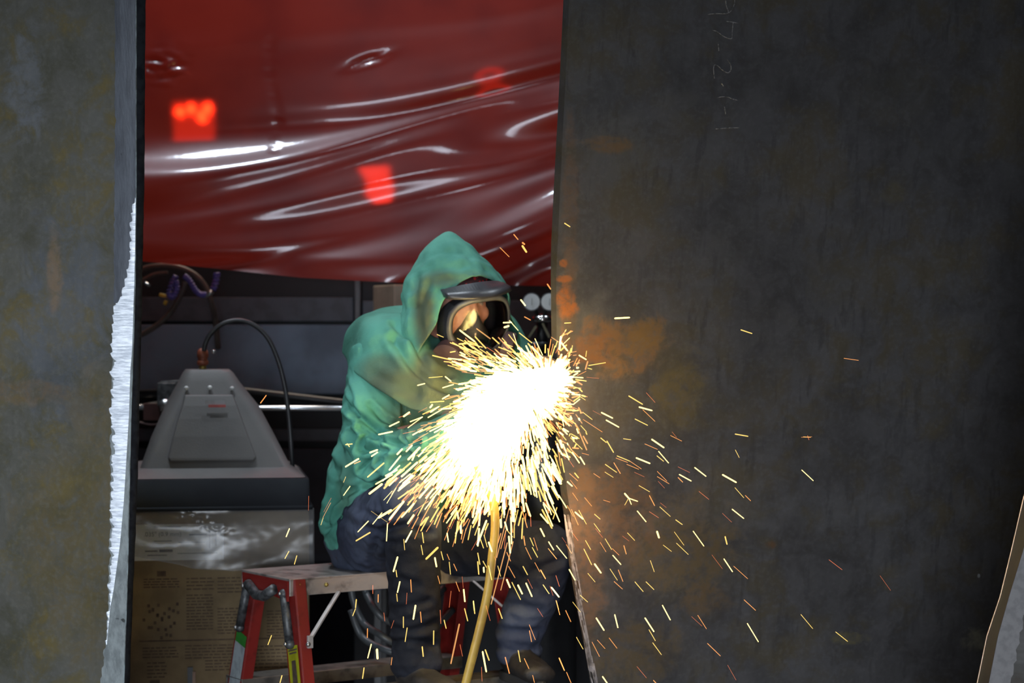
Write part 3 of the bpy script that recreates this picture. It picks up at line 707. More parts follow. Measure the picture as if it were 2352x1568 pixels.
# beige carton behind the worker
m = MB(); ax = (Vector((math.cos(.5), math.sin(.5), 0)), Vector((-math.sin(.5), math.cos(.5), 0)), Vector((0,0,1)))
zt = W(0, 652, 6.25).z; c = W(943, 0, 6.45); zb = W(0, 1010, 6.42).z; m.box((c.x, 6.42, (zt+zb)/2), (.19, .16, zt-zb), ax)
tag(m.build('cardboard_box', M['beige'], None, smooth=False, org=(c.x, 6.42, zb), bevel=.004), 'tall pale beige carton behind the shoulder of the worker', 'cardboard box')
ct = thing('tool_cart', (c.x+.02, 6.42, 0), 'low black tool cart behind the worker carrying the beige carton', 'tool cart')
m = MB(); m.box((c.x+.02, 6.42, zb-.011), (.26, .30, .022)); m.build('shelf', M['black'], ct, smooth=False); m = MB(); m.box((c.x+.02, 6.42, .25), (.25, .28, .02)); m.build('shelf', M['black'], ct, smooth=False)
for sx in (-1, 1):
    for sy in (-1, 1):
        m = MB(); m.box((c.x+.02+sx*.115, 6.42+sy*.13, zb/2-.011), (.02, .02, zb-.022)); m.build('leg', M['black'], ct, smooth=False)

# gas cylinder with regulator
def gas():
    Y = 5.75; base = W(1245, 0, Y); root = thing('gas_cylinder', (base.x, Y, 0), 'dark gas cylinder with two round white gauges beside the steel plate edge', 'gas cylinder')
    zs = W(0, 800, Y).z
    m = MB(); m.tube([(base.x, Y, z) for z in (0, .01, zs-.22, zs-.15, zs-.08, zs-.04, zs)], [.09, .1, .1, .09, .06, .035, .03], 24); m.build('bottle', M['blackmetal'], root)
    m = MB(); m.tube([(base.x, Y, zs-.01), (base.x, Y, zs+.075)], .018, 12); m.box(W(1236, 795, Y-.03), (.055,.04,.025)); m.build('valve_body', M['blackmetal'], root)
    k = MB(); c = W(1246, 730, Y-.03); k.tube([c+Vector((0,0,q)) for q in (-.012,-.008,.003,.010,.013)], [.030,.033,.031,.018,.006], 14); k.build('valve_knob', M['chrome'], root)
    m = MB(); m.bar(W(1214,775,Y-.04), W(1232,748,Y-.04), .007, .007); m.bar(W(1246,742,Y-.03), W(1262,775,Y-.03), .007,.007); m.build('regulator_arm', simple('olive metal', (.12,.11,.07), .5, .5), root, smooth=False)
    for px in (1221, 1262):
        c = W(px, 693, Y-.05); g = MB(); g.cyl(c, c+Vector((0,.03,0)), 21*Y/FPX, n=28); g.bar(c+Vector((0,.02,0)), W(1242,740,Y-.02), .008,.008); gg = g.build('gauge', M['blackmetal'], root, autosm=40)
        g = MB(); g.cyl(c+Vector((0,-.002,0)), c+Vector((0,.001,0)), 18.5*Y/FPX, n=28); g.build('dial', M['gauge'], gg, smooth=False)
        g = MB(); g.bar(c+Vector((0,-.003,-.010)), c+Vector((.001,-.003,.010)), .003, .001); g.build('needle', M['black'], gg, smooth=False)
gas()

# ------------------------------------------------------------------ stepladder
LA = Vector((.820, .572, 0)); LB = Vector((-.572, .820, 0)); LO = Vector((-.536, 4.80, .927)); LLEN = .665; LW = .253
def LP(a, b, z): return LO+LA*a+LB*b+Vector((0, 0, z-.927))
def ladder():
    root = thing('stepladder', tuple(LP(LLEN/2, LW/2, 0)), 'red fibreglass stepladder with scuffed aluminium top the worker sits on', 'stepladder')
    Z = Vector((0,0,1))
    m = MB(); m.box(LP(LLEN/2, LW/2, .924), (LLEN, LW, .006), (LA, LB, Z))
    for b in (.002, LW-.002): m.box(LP(LLEN/2, b, .905), (LLEN, .004, .040), (LA, LB, Z))
    m.box(LP(LLEN, LW/2, .905), (.004, LW, .04), (LA, LB, Z))
    m.build('top_platform', M['alu'], root, smooth=False, bevel=.0015)
    for a in (.012, LLEN-.012):
        for sgn, b0 in ((-1, .035), (1, LW-.035)):
            top = LP(a, b0+sgn*.004, .917); bot = LP(a+(-.03 if a < .3 else .03), b0+sgn*.235, 0.0)
            d = (bot-top).normalized(); wdir = (LB-d*LB.dot(d)).normalized(); n_ = d.cross(wdir).normalized()
            if n_.dot(LA) > 0: n_ = -n_          # points left/near, out of the end
            out = n_ if a < .3 else -n_
            r = MB(); r.box((top+bot)/2+out*.0, (.068, .005, (bot-top).length), (wdir, n_, d))
            for s2 in (-1, 1): r.box((top+bot)/2+wdir*s2*.0335-out*.014, (.005, .030, (bot-top).length), (wdir, n_, d))
            rail = r.build('rail', M['redfg'], root, smooth=False, bevel=.0015)
            r = MB(); r.box(bot+Vector((0,0,.012)), (.08,.04,.024), (wdir, n_, Z)); r.build('foot', M['black'], root, smooth=False, bevel=.003)
            if a < .3:
                def on(t, w, off=.004): return top+d*t+wdir*w+out*off
                if sgn > 0:   # white and green sticker on the back rail
                    q = MB(); q.add([on(.155,-.030,.0032), on(.155,.026,.0032), on(.185,.026,.0032), on(.185,-.030,.0032)], [(0,1,2,3)]); q.build('green_sticker', M['greenst'], rail, smooth=False)
                    q = MB(); q.add([on(.185,-.030,.0032), on(.185,.026,.0032), on(.50,.026,.0032), on(.50,-.030,.0032)], [(0,1,2,3)]); q.build('white_sticker', simple('sticker', (.33,.38,.40), .6, 0, (.25,.28,.3), 60), rail, smooth=False)
                else:
                    q = MB(); q.add([on(.155,-.024,.0032), on(.155,.026,.0032), on(.42,.026,.0032), on(.42,-.024,.0032)], [(0,1,2,3)]); q.build('yellow_sticker', M['yellowst'], rail, smooth=False)
                    q = MB()
                    for (t, w) in ((.163,.044),(.170,.036)): q.add([on(t,-w/2,.0040), on(t,w/2,.0040), on(t+.004,w/2,.0040), on(t+.004,-w/2,.0040)], [(0,1,2,3)])
                    q.add([on(.19,-.010,.004), on(.19,.010,.004), on(.25,.012,.004), on(.25,-.012,.004)], [(0,1,2,3)])
                    q.build('sticker_print', M['print'], rail, smooth=False)
                # hinge arm on the outside of the web
                h = MB(); p0 = on(.028, -sgn*.006, .010); p1 = on(.150 if sgn < 0 else .140, 0, .010)
                h.tube([p0, p1], .0115, 10); h.ball(p0, .013); h.ball(p1, .013); hh = h.build('hinge_arm', M['bracket'], root)
                for p in (p0, p1): q = MB(); q.ball(p+out*.012, .0045); q.build('rivet', M['zinc'], hh)
    for a, o in ((.0, -1),):
        h = MB(); pc = LP(-.012, LW/2, .880); h.tube([LP(-.012, .058, .898), LP(-.014, LW/2-.02, .876), LP(-.014, LW/2+.02, .876), LP(-.012, LW-.058, .898)], .013, 10)
        h.build('hinge_bracket', M['bracket'], root)
        e = MB(); pts = [LP(-.002, .008, .921), LP(-.002, LW-.008, .921), LP(-.002, LW-.010, .895), LP(-.002, LW/2+.02, .882), LP(-.002, LW/2, .870), LP(-.002, LW/2-.02, .882), LP(-.002, .010, .872)]
        n = len(pts); e.add(pts+[p+LA*.006 for p in pts], [tuple(range(n)), tuple(range(2*n-1, n-1, -1))]+[(i, (i+1)%n, n+(i+1)%n, n+i) for i in range(n)])
        e.build('end_plate', M['redfg'], root, smooth=False)
    # folding brace rods and rivets on the front apron
    for a0, a1 in ((.135, .028), (LLEN-.135, LLEN-.028)):
        q = MB(); q.bar(LP(a0, -.002, .888), LP(a1, -.048, .785), .010, .006); q.box(LP(a1, -.050, .78), (.014,.008,.03), (LA, LB, Z)); q.build('brace', simple('galvanised', (.55,.5,.47), .4, .3), root, smooth=False, bevel=.001)
    for a, z in ((.025,.912),(.025,.893),(.10,.907),(.56,.907),(LLEN-.022,.912)):
        q = MB(); q.ball(LP(a, -.002, z), .0055); q.build('rivet', M['brass'], root)
    q = MB(); q.ball(LP(.020, -.055, .775), .006); q.build('rivet', M['zinc'], root)
    # steps on both sides
    for z in (.648, .34):
        off = (.925-z)/.925*.235
        for sgn, b in ((-1, .035-off-.006), (1, LW-.035+off+.006)):
            s_ = MB(); s_.box(LP(LLEN/2, b, z), (LLEN-.02+.02, .085, .006), (LA, LB, Z)); s_.box(LP(LLEN/2, b-.042, z-.014), (LLEN, .004, .032), (LA, LB, Z)); s_.box(LP(LLEN/2, b+.042, z-.014), (LLEN, .004, .032), (LA, LB, Z))
            s_.build('step', simple('dull aluminium', (.16,.145,.13), .45, .5, (.08,.075,.07), 30), root, smooth=False, bevel=.001)
ladder()

# cables looped behind the ladder
for pts, lab in (([(806,1340,5.25),(812,1380,5.25),(835,1430,5.25),(870,1455,5.2),(905,1475,5.2),(960,1480,5.25),(1040,1400,5.35)], 'outer grey cable loop hanging behind the shin of the worker'),
                 ([(835,1335,5.25),(842,1365,5.25),(862,1400,5.2),(890,1425,5.2),(940,1430,5.25),(1020,1350,5.35)], 'inner grey cable loop hanging behind the shin of the worker'),
                 ([(806,1400,5.3),(830,1460,5.3),(880,1490,5.25),(930,1500,5.25),(1000,1480,5.3)], 'lowest grey cable loop behind the shin of the worker')):
    hose('cable', pts, .0095, M['hosegrey'], lab, 'cable')

# ------------------------------------------------------------------ the worker
def remesh(name, mb, voxel, smooth_it, mat, parent, disp=None):
    o = mb.build(name, mat, None)
    r = o.modifiers.new('r', 'REMESH'); r.mode = 'VOXEL'; r.voxel_size = voxel
    s = o.modifiers.new('s', 'SMOOTH'); s.iterations = smooth_it; s.factor = .5
    bpy.context.view_layer.update(); dg = bpy.context.evaluated_depsgraph_get()
    me = bpy.data.meshes.new_from_object(o.evaluated_get(dg)); o.modifiers.clear(); old = o.data; o.data = me; bpy.data.meshes.remove(old)
    n = len(me.vertices); co = np.empty(n*3); me.vertices.foreach_get('co', co); co = co.reshape(-1, 3)
    no = np.empty(n*3); me.vertex_normals.foreach_get('vector', no); no = no.reshape(-1, 3)
    if disp is not None: co = co+no*disp(co, no)[:, None]
    co = co-np.array(ORG[parent])
    me.vertices.foreach_set('co', co.ravel()); me.polygons.foreach_set('use_smooth', [True]*len(me.polygons)); me.update()
    o.parent = parent; o.name = name; me.name = name; ORG[o] = ORG[parent]
    return o
def creases(co, no, lines):
    """lines: (px polyline, depth, width_px): a valley along the line with soft ridges beside it, on the camera side"""
    px = co[:,0]/co[:,1]*FPX+1176; py = 784-(co[:,2]-CAMZ)/co[:,1]*FPX
    d_ = np.zeros(len(co)); face = np.clip(-no[:,1]*2, 0, 1)
    for pts, dep, wid in lines:
        best = np.full(len(co), 1e9)
        P = [(p.x, p.y) for p in spline([(a, b, 0) for a, b in pts], 5)]
        for (x0, y0), (x1, y1) in zip(P[:-1], P[1:]):
            vx, vy = x1-x0, y1-y0; L = vx*vx+vy*vy+1e-9
            t = np.clip(((px-x0)*vx+(py-y0)*vy)/L, 0, 1); dd = np.hypot(px-x0-t*vx, py-y0-t*vy); best = np.minimum(best, dd)
        q = best/wid; d_ += face*dep*(-np.exp(-q*q)+.55*np.exp(-(q-2)**2))
    return d_
def nz(co, f, seed, oct=2, sx=1, sy=1, sz=1):
    return np.array([mnoise.fractal(Vector((c[0]*f*sx+seed, c[1]*f*sy, c[2]*f*sz)), 1.0, 2.0, oct) for c in co])

fy = math.radians(32)
Fh = Vector((math.sin(fy), -math.cos(fy), -.26)).normalized()
R0_ = Fh.cross(Vector((0,0,1))).normalized(); U0_ = R0_.cross(Fh).normalized(); Rh = (R0_*math.cos(.14)-U0_*math.sin(.14)); Uh = (U0_*math.cos(.14)+R0_*math.sin(.14))   # person's right, up
HC = W(1048, 698, 4.97)
def H(a, b, c): return HC+Rh*a+Uh*b+Fh*c

def worker():
    pel = W(872, 1250, 5.10)
    root = thing('person', tuple(pel), 'person in green hooded jacket, jeans and face respirator sitting on the ladder top grinding', 'person')
    S_ = (-.707, -.707, 0)
    # ---------- body (continuous skin surface: head, torso, arms with hands, legs)
    b = MB()
    b.limb([(W(885,1235,5.1), .135, .105, S_), (W(890,1110,5.1), .125, .095, S_), (W(925,980,5.08), .135, .10, S_), (W(950,880,5.07), .155, .105, S_), (W(965,820,5.06), .13, .085, S_)], 24)
    b.limb([(W(985,800,5.06), .062, .062), (W(1020,735,5.0), .055, .055)], 16)
    # head: skull and jaw
    b.ball(H(0, .028, -.012), .076, .100, .092, (Rh, Fh, Uh), 24, 16)
    b.limb([(H(0, .0, .02), .064, .060, Rh), (H(0, -.05, .03), .056, .052, Rh), (H(0, -.088, .045), .034, .036, Rh)], 18)
    b.limb([(H(0, .022, .084), .009, .009), (H(0, -.006, .098), .012, .012), (H(0, -.022, .104), .016, .014, Rh)], 10)         # nose
    for s in (-1, 1):
        b.limb([(H(s*.012, .036, .082), .008, .010), (H(s*.045, .036, .070), .007, .010)], 8)                                # brows
        b.ball(H(s*.040, -.016, .050), .024, .020, .022, (Rh, Fh, Uh), 12, 8)                                                  # cheeks
        b.ball(H(s*.078, .0, -.008), .010, .022, .030, (Rh, Fh, Uh), 12, 8)                                                    # ears
        b.ball(H(s*.013, -.022, .094), .009, .010, .008, (Rh, Fh, Uh), 8, 6)
    b.limb([(H(-.022, -.052, .078), .007, .007), (H(0, -.050, .088), .009, .008), (H(.022, -.052, .078), .007, .007)], 8)     # lips
    b.limb([(H(-.018, -.062, .076), .006, .007), (H(0, -.062, .084), .009, .008), (H(.018, -.062, .076), .006, .007)], 8)
    # arms
    RA = [W(872,825,4.94), W(858,1035,4.88), W(1082,972,4.67)]
    LAm = [W(1105,805,5.16), W(1188,905,5.06), W(1206,900,4.75)]
    for sh, el, wr in (RA, LAm):
        b.limb([(sh, .050, .050), (lerp(sh, el, .5), .044, .044), (el, .038, .038)], 14); b.limb([(el, .038, .038), (lerp(el, wr, .35), .040, .038), (wr, .028, .024)], 14)
    # hands: palm and five unequal bent fingers round the tool
    axis = (W(1236,880,4.62)-W(1105,975,4.60)).normalized()     # tool axis
    def hand(wr, c, axis, side, thumb_up):
        fw = Vector((0,-1,-.1)); fw = (fw-axis*fw.dot(axis)).normalized()
        up = axis.cross(fw).normalized(); up = up if up.z > 0 else -up
        palm0 = lerp(wr, c, .25)
        b.limb([(wr, .026, .020, axis), (palm0+up*.018, .034, .016, axis), (c+up*.036-fw*.018, .042, .015, axis)], 12)
        R_ = .033
        for k, (o, ln, rd) in enumerate(((-.035, 1.0, .0084), (-.0115, 1.12, .0088), (.012, 1.05, .0084), (.035, .85, .0076))):
            pts = []
            for j, a in enumerate((105, 75, 30, -20, -62*ln+8)):
                t = math.radians(a); pts.append((c+axis*o+up*math.sin(t)*R_*1.08+fw*math.cos(t)*R_*1.08, rd*(1-.06*j), rd*(1-.06*j)))
            b.limb(pts, 8)
        t0 = palm0+up*.010-axis*.028
        b.limb([(t0, .013, .013), (t0+fw*.018-up*.020-axis*.006, .0115, .0115), (c-fw*.036-up*.012-axis*.012, .0105, .0105), (c-fw*.026-up*.034-axis*.002, .0095, .0095)], 8)
    hand(RA[2], W(1150,943,4.61), axis, 1, 1)
    hand(LAm[2], W(1208,902,4.63), axis, 1, 1)
    # legs
    HR, KR, AR = W(862,1222,5.0), W(945,1150,4.66), W(955,1512,4.70)
    HL, KL, AL = W(960,1235,5.18), W(1262,1262,4.92), W(1190,1478,5.02)
    for h_, k_, a_ in ((HR,KR,AR),(HL,KL,AL)):
        b.limb([(h_, .06, .06), (lerp(h_,k_,.5), .05, .05), (k_, .042, .042)], 16); b.limb([(k_, .042, .042), (lerp(k_,a_,.35), .036, .036), (a_, .026, .026)], 16)
    for a_, toe in ((AR, Vector((.07,-.13,-.045))), (AL, Vector((.06,-.11,-.05)))):
        b.limb([(a_-Vector((0,0,.03)), .026, .026), (a_+toe*.4+Vector((0,0,-.04)), .024, .018), (a_+toe*.85+Vector((0,0,-.022)), .020, .012)], 10)
    sk, nt, p = newmat('skin'); v = N(nt, 'ShaderNodeNewGeometry').outputs['Position']
    p.inputs['Roughness'].default_value = .5; p.inputs['Subsurface Weight'].default_value = .1; p.inputs['Subsurface Radius'].default_value = (.01,.004,.002)
    c = mix(nt, remap(nt, noise(nt, v, 25), .35, .7), (.50,.24,.17), (.40,.17,.12))
    for s in (-1, 1): c = mix(nt, spot(nt, v, H(s*.032, .030, .09), (.020,.03,.006), .6, .5, noise(nt, v, 60)), c, (.12,.06,.04))
    nt.links.new(c, p.inputs['Base Color'])
    def fdisp(co, no):
        d = np.zeros(len(co)); rel = co-np.array(HC); A = rel@np.array(Rh); B = rel@np.array(Uh); Cc = rel@np.array(Fh)
        for s in (-1, 1):
            d -= .012*np.exp(-((A-s*.031)/.014)**2-((B-.014)/.010)**2)*(Cc > .03)
            d += .004*np.exp(-((A-s*.031)/.013)**2-((B-.010)/.004)**2)*(Cc > .03)
            d -= .002*np.exp(-((A-s*.031)/.014)**2-((B-.0165)/.0022)**2)*(Cc > .03)
        d -= .003*np.exp(-(A/.02)**2-((B+.056)/.002)**2)*(Cc > .05)
        return d
    body = remesh('body', b, .0042, 2, sk, root, fdisp)
    # eyes looking down at the work
    for s in (-1, 1):
        e = MB(); e.ball(H(s*.031, .012, .057), .0125); e.build('eye', simple('eye white', (.22,.17,.15), .4), root)

    # ---------- jeans
    j = MB()
    j.limb([(W(880,1165,5.1), .135, .12, S_), (W(872,1235,5.1), .15, .14, S_), (W(885,1262,5.1), .14, .12, S_)], 24)
    j.limb([(HR, .105, .10), (lerp(HR,KR,.5)+Vector((0,0,-.006)), .088, .085), (KR, .068, .068)], 24)
    j.limb([(KR, .066, .066), (lerp(KR,AR,.25)+Vector((0,-.005,0)), .066, .066), (lerp(KR,AR,.6), .060, .060), (AR+Vector((0,0,.04)), .058, .057), (AR+Vector((.004,-.006,-.012)), .064, .060)], 24)
    j.limb([(HL, .10, .10), (lerp(HL,KL,.5), .085, .085), (KL, .068, .068)], 24)
    j.limb([(KL, .066, .066), (lerp(KL,AL,.45), .066, .066), (AL+Vector((0,0,.02)), .062, .06), (AL+Vector((.003,0,-.016)), .060, .055)], 24)
    jm = cloth('blue denim', (.050,.060,.092), (.030,.036,.060), (.006,.006,.008), [(tuple(W(935,1250,4.62)), (.09,.2,.08), .8), (tuple(W(940,1400,4.65)), (.14,.3,.26), .95), (tuple(W(1180,1270,4.95)), (.24,.4,.14), .95)], .8, .3)  # near-black spots are shade painted on the legs, offsetting the spark light
    jl = [([(800,1150),(835,1175),(880,1190)], .008, 7), ([(790,1190),(840,1215),(900,1215),(960,1190)], .010, 9), ([(870,1235),(890,1215),(930,1210),(985,1225)], .010, 8),
          ([(860,1260),(880,1245),(920,1250)], .007, 7), ([(865,1190),(900,1180),(950,1165)], .006, 8), ([(880,1340),(920,1330),(960,1345)], .006, 8), ([(885,1400),(930,1395),(985,1380)], .008, 8), ([(900,1440),(940,1450),(1000,1430)], .010, 8),
          ([(905,1475),(945,1470),(1000,1482)], .010, 8), ([(862,1240),(858,1290),(866,1340)], .008, 8), ([(1130,1440),(1180,1450),(1240,1452)], .010, 9), ([(1140,1400),(1180,1390),(1240,1400)], .008, 9), ([(1180,1340),(1230,1310),(1280,1290)], .008, 9)]
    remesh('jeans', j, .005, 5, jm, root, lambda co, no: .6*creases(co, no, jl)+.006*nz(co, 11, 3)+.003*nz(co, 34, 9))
    # ---------- boots
    for (a_, toe, nm) in ((AR, Vector((.075,-.135,-.0)), 0), (AL, Vector((.045,-.12,-.0)), 1)):
        zs = a_.z-.080; t_ = MB(); P0 = Vector((a_.x, a_.y+.01, 0))
        t_.limb([(Vector((a_.x, a_.y, a_.z+.005)), .050, .050), (Vector((a_.x+toe.x*.05, a_.y+toe.y*.05, a_.z-.028)), .050, .052)], 18)
        d = Vector((toe.x, toe.y, 0)).normalized(); sd = Vector((d.y, -d.x, 0))
        t_.limb([(Vector((a_.x, a_.y, zs+.036))-d*.035, .036, .036, sd), (Vector((a_.x, a_.y, zs+.036))+d*.02, .040, .038, sd), (Vector((a_.x, a_.y, zs+.030))+d*.09, .046, .030, sd), (Vector((a_.x, a_.y, zs+.026))+d*.15, .044, .024, sd)], 18)
        remesh('boot', t_, .005, 3, M['boot'], root, lambda co, no: .003*nz(co, 25, 5))
        so = MB(); rg = []
        for z in (zs-.010, zs+.012):
            r_ = []
            for q in range(24):
                t = 2*math.pi*q/24; L = .058+.115*max(0, math.cos(t))+.0; r_.append(Vector((a_.x, a_.y, z))+d*(L*math.cos(t)+.0)+sd*.046*math.sin(t))
            rg.append(r_)
        so.loft(rg); so.build('boot_sole', M['sole'], root, bevel=.003, autosm=40)
    # ---------- jacket
    c = MB()
    c.limb([(W(885,1205,5.1), .175, .150, S_), (W(888,1120,5.1), .165, .135, S_), (W(918,1000,5.09), .168, .13, S_), (W(945,890,5.08), .185, .135, S_), (W(962,815,5.07), .165, .115, S_), (W(985,775,5.06), .10, .09, S_)], 32)
    c.limb([(W(905,830,5.0), .085, .085), (W(868,840,4.94), .080, .080), (W(855,930,4.91), .074, .078), (W(852,1010,4.88), .070, .072), (W(868,1042,4.86), .070, .068), (W(930,1045,4.78), .062, .060), (W(1010,1010,4.70), .055, .055), (W(1085,975,4.64), .050, .050)], 24)
    c.limb([(W(1060,800,5.14), .08, .08), (W(1120,800,5.15), .075, .075), (W(1165,850,5.1), .066, .066), (W(1192,905,5.05), .062, .062), (W(1200,910,4.94), .055, .055), (W(1205,908,4.83), .048, .048)], 20)
    # rear tail of the jacket hanging over the seat
    c.limb([(W(815,1080,5.14), .075, .06, S_), (W(790,1150,5.15), .060, .045, S_), (W(770,1205,5.16), .045, .028, S_), (W(755,1232,5.16), .025, .012, S_)], 16)
    c.limb([(W(850,1100,5.02), .08, .05, S_), (W(812,1170,5.03), .060, .035, S_), (W(778,1225,5.05), .030, .018, S_)], 16)
    green = (.090,.30,.235); gdark = (.052,.20,.150); dirt_or_shade = (.085,.095,.045)
    jk = cloth('green welding cotton', green, gdark, dirt_or_shade, [(tuple(W(960,960,4.8)), (.10,.3,.06), .6), (tuple(W(990,1060,4.75)), (.08,.3,.05), .4), (tuple(W(800,1120,5.05)), (.03,.3,.1), .35)], .85, .35)
    cl = [([(785,905),(800,935),(840,970),(880,1000)], .014, 7), ([(790,868),(805,910),(815,950)], .008, 6), ([(830,985),(870,1010),(920,1020),(960,1015)], .012, 6), ([(840,1010),(830,1030),(850,1035),(880,1022)], .012, 6),
          ([(870,1065),(885,1035),(920,1030)], .009, 5), ([(835,1075),(865,1040),(890,1035)], .009, 5), ([(895,1080),(905,1055),(940,1040)], .007, 5), ([(812,1000),(806,1050),(815,1090),(850,1110)], .014, 8),
          ([(775,1010),(790,1040),(785,1090)], .010, 8), ([(765,1060),(778,1100),(770,1150)], .010, 8), ([(752,1190),(780,1150),(830,1115),(900,1095)], .012, 7), ([(920,910),(923,950),(930,990),(930,1010)], .010, 4),
          ([(790,1110),(765,1160),(752,1215)], .010, 6), ([(850,930),(880,960),(910,975)], .007, 6), ([(745,1230),(775,1190),(800,1150)], .006, 5)]
    jacket = remesh('jacket', c, .0055, 5, jk, root, lambda co, no: 1.3*creases(co, no, cl)+.006*nz(co, 9, 1, 2)+.0035*nz(co, 26, 6, 2))
    # ---------- cape part of the hood (draped over the shoulders)
    hem = [W(790,812,5.08), W(797,836,4.98), W(832,868,4.86), W(880,902,4.79), (W(930,932,4.74)), W(985,950,4.72), W(1045,955,4.74), W(1120,940,4.82), W(1190,895,4.98), W(1222,832,5.10), W(1205,785,5.22), W(1130,762,5.28), W(1040,756,5.30), (W(930,762,5.28)), W(840,778,5.20)]
    n = len(hem); NK = 15
    top = []; mid = []
    neckc = W(1002,752,5.03)
    for k, h_ in enumerate(hem):
        d = Vector((h_.x-neckc.x, h_.y-neckc.y, 0)).normalized(); fr_ = max(0, d.dot(Vector((.6,-.8,0)))); top.append(neckc+d*(.095-.02*fr_)+Vector((0,0,.035-.075*fr_)))
    cols = 90; hemS = spline(hem+[hem[0]], 6)[:-1]; topS = spline(top+[top[0]], 6)[:-1]; n = len(hemS)
    v = []; f = []; NR = 26
    for r_ in range(NR+1):
        t = r_/NR
        for k in range(n):
            a, z_ = topS[k], hemS[k]; p_ = lerp(a, z_, t)
            d = Vector((z_.x-neckc.x, z_.y-neckc.y, 0)); L = d.length; d.normalize()
            bul = math.sin(math.pi*min(1, t*1.0))*(1-.75*max(0, d.dot(Vector((.75,-.66,0)))))
            p_ = p_+Vector((0,0,1))*bul*(.034+.10*max(0, (L-.17)))+d*bul*.030
            w_ = .007*math.sin(k/n*2*math.pi*9+2*t)*t+.008*mnoise.noise(Vector((k*.16, t*3.2, 1)))
            p_ += (d+Vector((0,0,.4)))*w_
            v.append(p_)
    for r_ in range(NR):
        for k in range(n): k2 = (k+1) % n; f.append((r_*n+k, r_*n+k2, (r_+1)*n+k2, (r_+1)*n+k))
    cap_m = cloth('dirty green cotton', (.092,.30,.228), (.062,.205,.152), (.085,.10,.058), [(tuple(W(950,890,4.75)), (.14,.3,.055), .9), (tuple(W(880,850,4.82)), (.07,.3,.045), .7), (tuple(W(1010,850,4.8)), (.09,.3,.07), .85), (tuple(W(1000,930,4.75)), (.12,.3,.05), .8), (tuple(W(1000,840,4.8)), (.06,.3,.06), .8)], .88, .4)
    def cape_obj(name, v, f, mat, cl, parent):
        V_ = np.array([tuple(q) for q in v]); me = bpy.data.meshes.new('t'); me.from_pydata(V_.tolist(), [], f); me.update()
        bm = bmesh.new(); bm.from_mesh(me); bmesh.ops.recalc_face_normals(bm, faces=bm.faces); bm.to_mesh(me); bm.free()
        no = np.empty(len(V_)*3); me.vertex_normals.foreach_get('vector', no); no = no.reshape(-1, 3)
        cen = V_.mean(0); 
        if ((V_-cen)*no).sum() < 0: no = -no
        bpy.data.meshes.remove(me)
        V_ = V_+no*creases(V_, no, cl)[:, None]
        o = mobj(name, [tuple(q) for q in V_], f, mat, parent)
        so = o.modifiers.new('so', 'SOLIDIFY'); so.thickness = .004; so.offset = 0
        ss = o.modifiers.new('ss', 'SUBSURF'); ss.levels = 1; ss.render_levels = 1
        return o
    cape_obj('hood_cape', v, f, cap_m, [([(805,828),(840,805),(875,785),(905,782)], .006, 5), ([(905,782),(925,810),(955,850),(1000,885),(1040,900)], .016, 9), ([(860,860),(900,880),(960,905)], .006, 9), ([(905,745),(920,770),(960,790)], .010, 8), ([(950,800),(985,850),(1030,870)], .010, 8)], root)
    # ---------- hood
    v = []; f = []; NA, NB = 44, 72
    a0 = math.radians(57)
    pk = (W(1024,545,4.99)-HC).normalized()
    for i in range(NA+1):
        for_k = None
        for k in range(NB):
            be = 2*math.pi*k/NB
            a0 = math.radians(55-11*max(0, math.cos(be))**2-8*math.sin(be)**2*(1 if math.cos(be)>-.3 else .4)+34*max(0, -math.cos(be))**1.6); al = a0+(math.pi-.02-a0)*(i/NA)
            # opening a little taller at the brow, deep at the chin
            d = (Fh*math.cos(al)+(Uh*math.cos(be)+Rh*math.sin(be))*math.sin(al)).normalized()
            r0 = .128
            r0 += .050*math.exp(-((1-d.dot(pk))/.10))                         # peak
            r0 += .012*math.exp(-((1-d.dot(Vector((-.8,.1,.5)).normalized()))/.15))
            dn = max(0, -d.z-.1); r0 += .13*dn**1.1
            if i < 5: r0 += .004*(5-i)/5
            lowfront = max(0, -math.cos(be))*math.exp(-((al-a0)/.5)); r0 += .02*lowfront
            # hanging folds at the cheeks
            r0 += .010*math.sin(be*5+1.0)*math.exp(-((al-a0)/.7))*(.4+.6*max(0, -math.cos(be)+.3))
            r0 += .007*mnoise.noise(d*6+Vector((3,0,0)))+.003*mnoise.noise(d*17)
            v.append(HC+d*r0)
    for i in range(NA):
        for k in range(NB): k2 = (k+1) % NB; f.append((i*NB+k, i*NB+k2, (i+1)*NB+k2, (i+1)*NB+k))
    f.append(tuple(NA*NB+k for k in range(NB)))
    hm = cloth('green hood cotton', (.105,.325,.25), (.07,.235,.178), (.085,.095,.055), [(tuple(W(975,720,4.88)), (.035,.3,.10), .95), (tuple(W(1010,640,4.85)), (.05,.3,.03), .7), (tuple(W(1000,800,4.87)), (.05,.3,.07), .9), (tuple(W(1085,640,4.83)), (.09,.2,.025), .4)], .88, .4)
    cape_obj('hood', v, f, hm, [([(1056,556),(1075,590),(1090,625),(1103,652)], .003, 3), ([(985,655),(972,690),(965,720),(975,780),(1000,850)], .008, 8), ([(960,640),(955,700),(952,760),(975,810)], .008, 8), ([(1000,700),(998,740),(1003,790)], .003, 8), ([(990,590),(1020,580),(1060,585)], .003, 5), ([(1110,600),(1140,620),(1150,640)], .003, 5)], root)
    # bandana under the brim
    q = MB(); pts = []
    for a in np.linspace(-.95, 1.1, 24): pts.append(H(math.sin(a)*.074, .060+.010*math.cos(a), -.010+math.cos(a)*.100))
    rg = []
    for p_ in pts:
        o_ = (p_-H(0,.072,-.012)).normalized(); rg.append([p_+Uh*.022, p_+o_*.006+Uh*.0, p_-Uh*.018, p_-o_*.008])
    q.loft(rg)
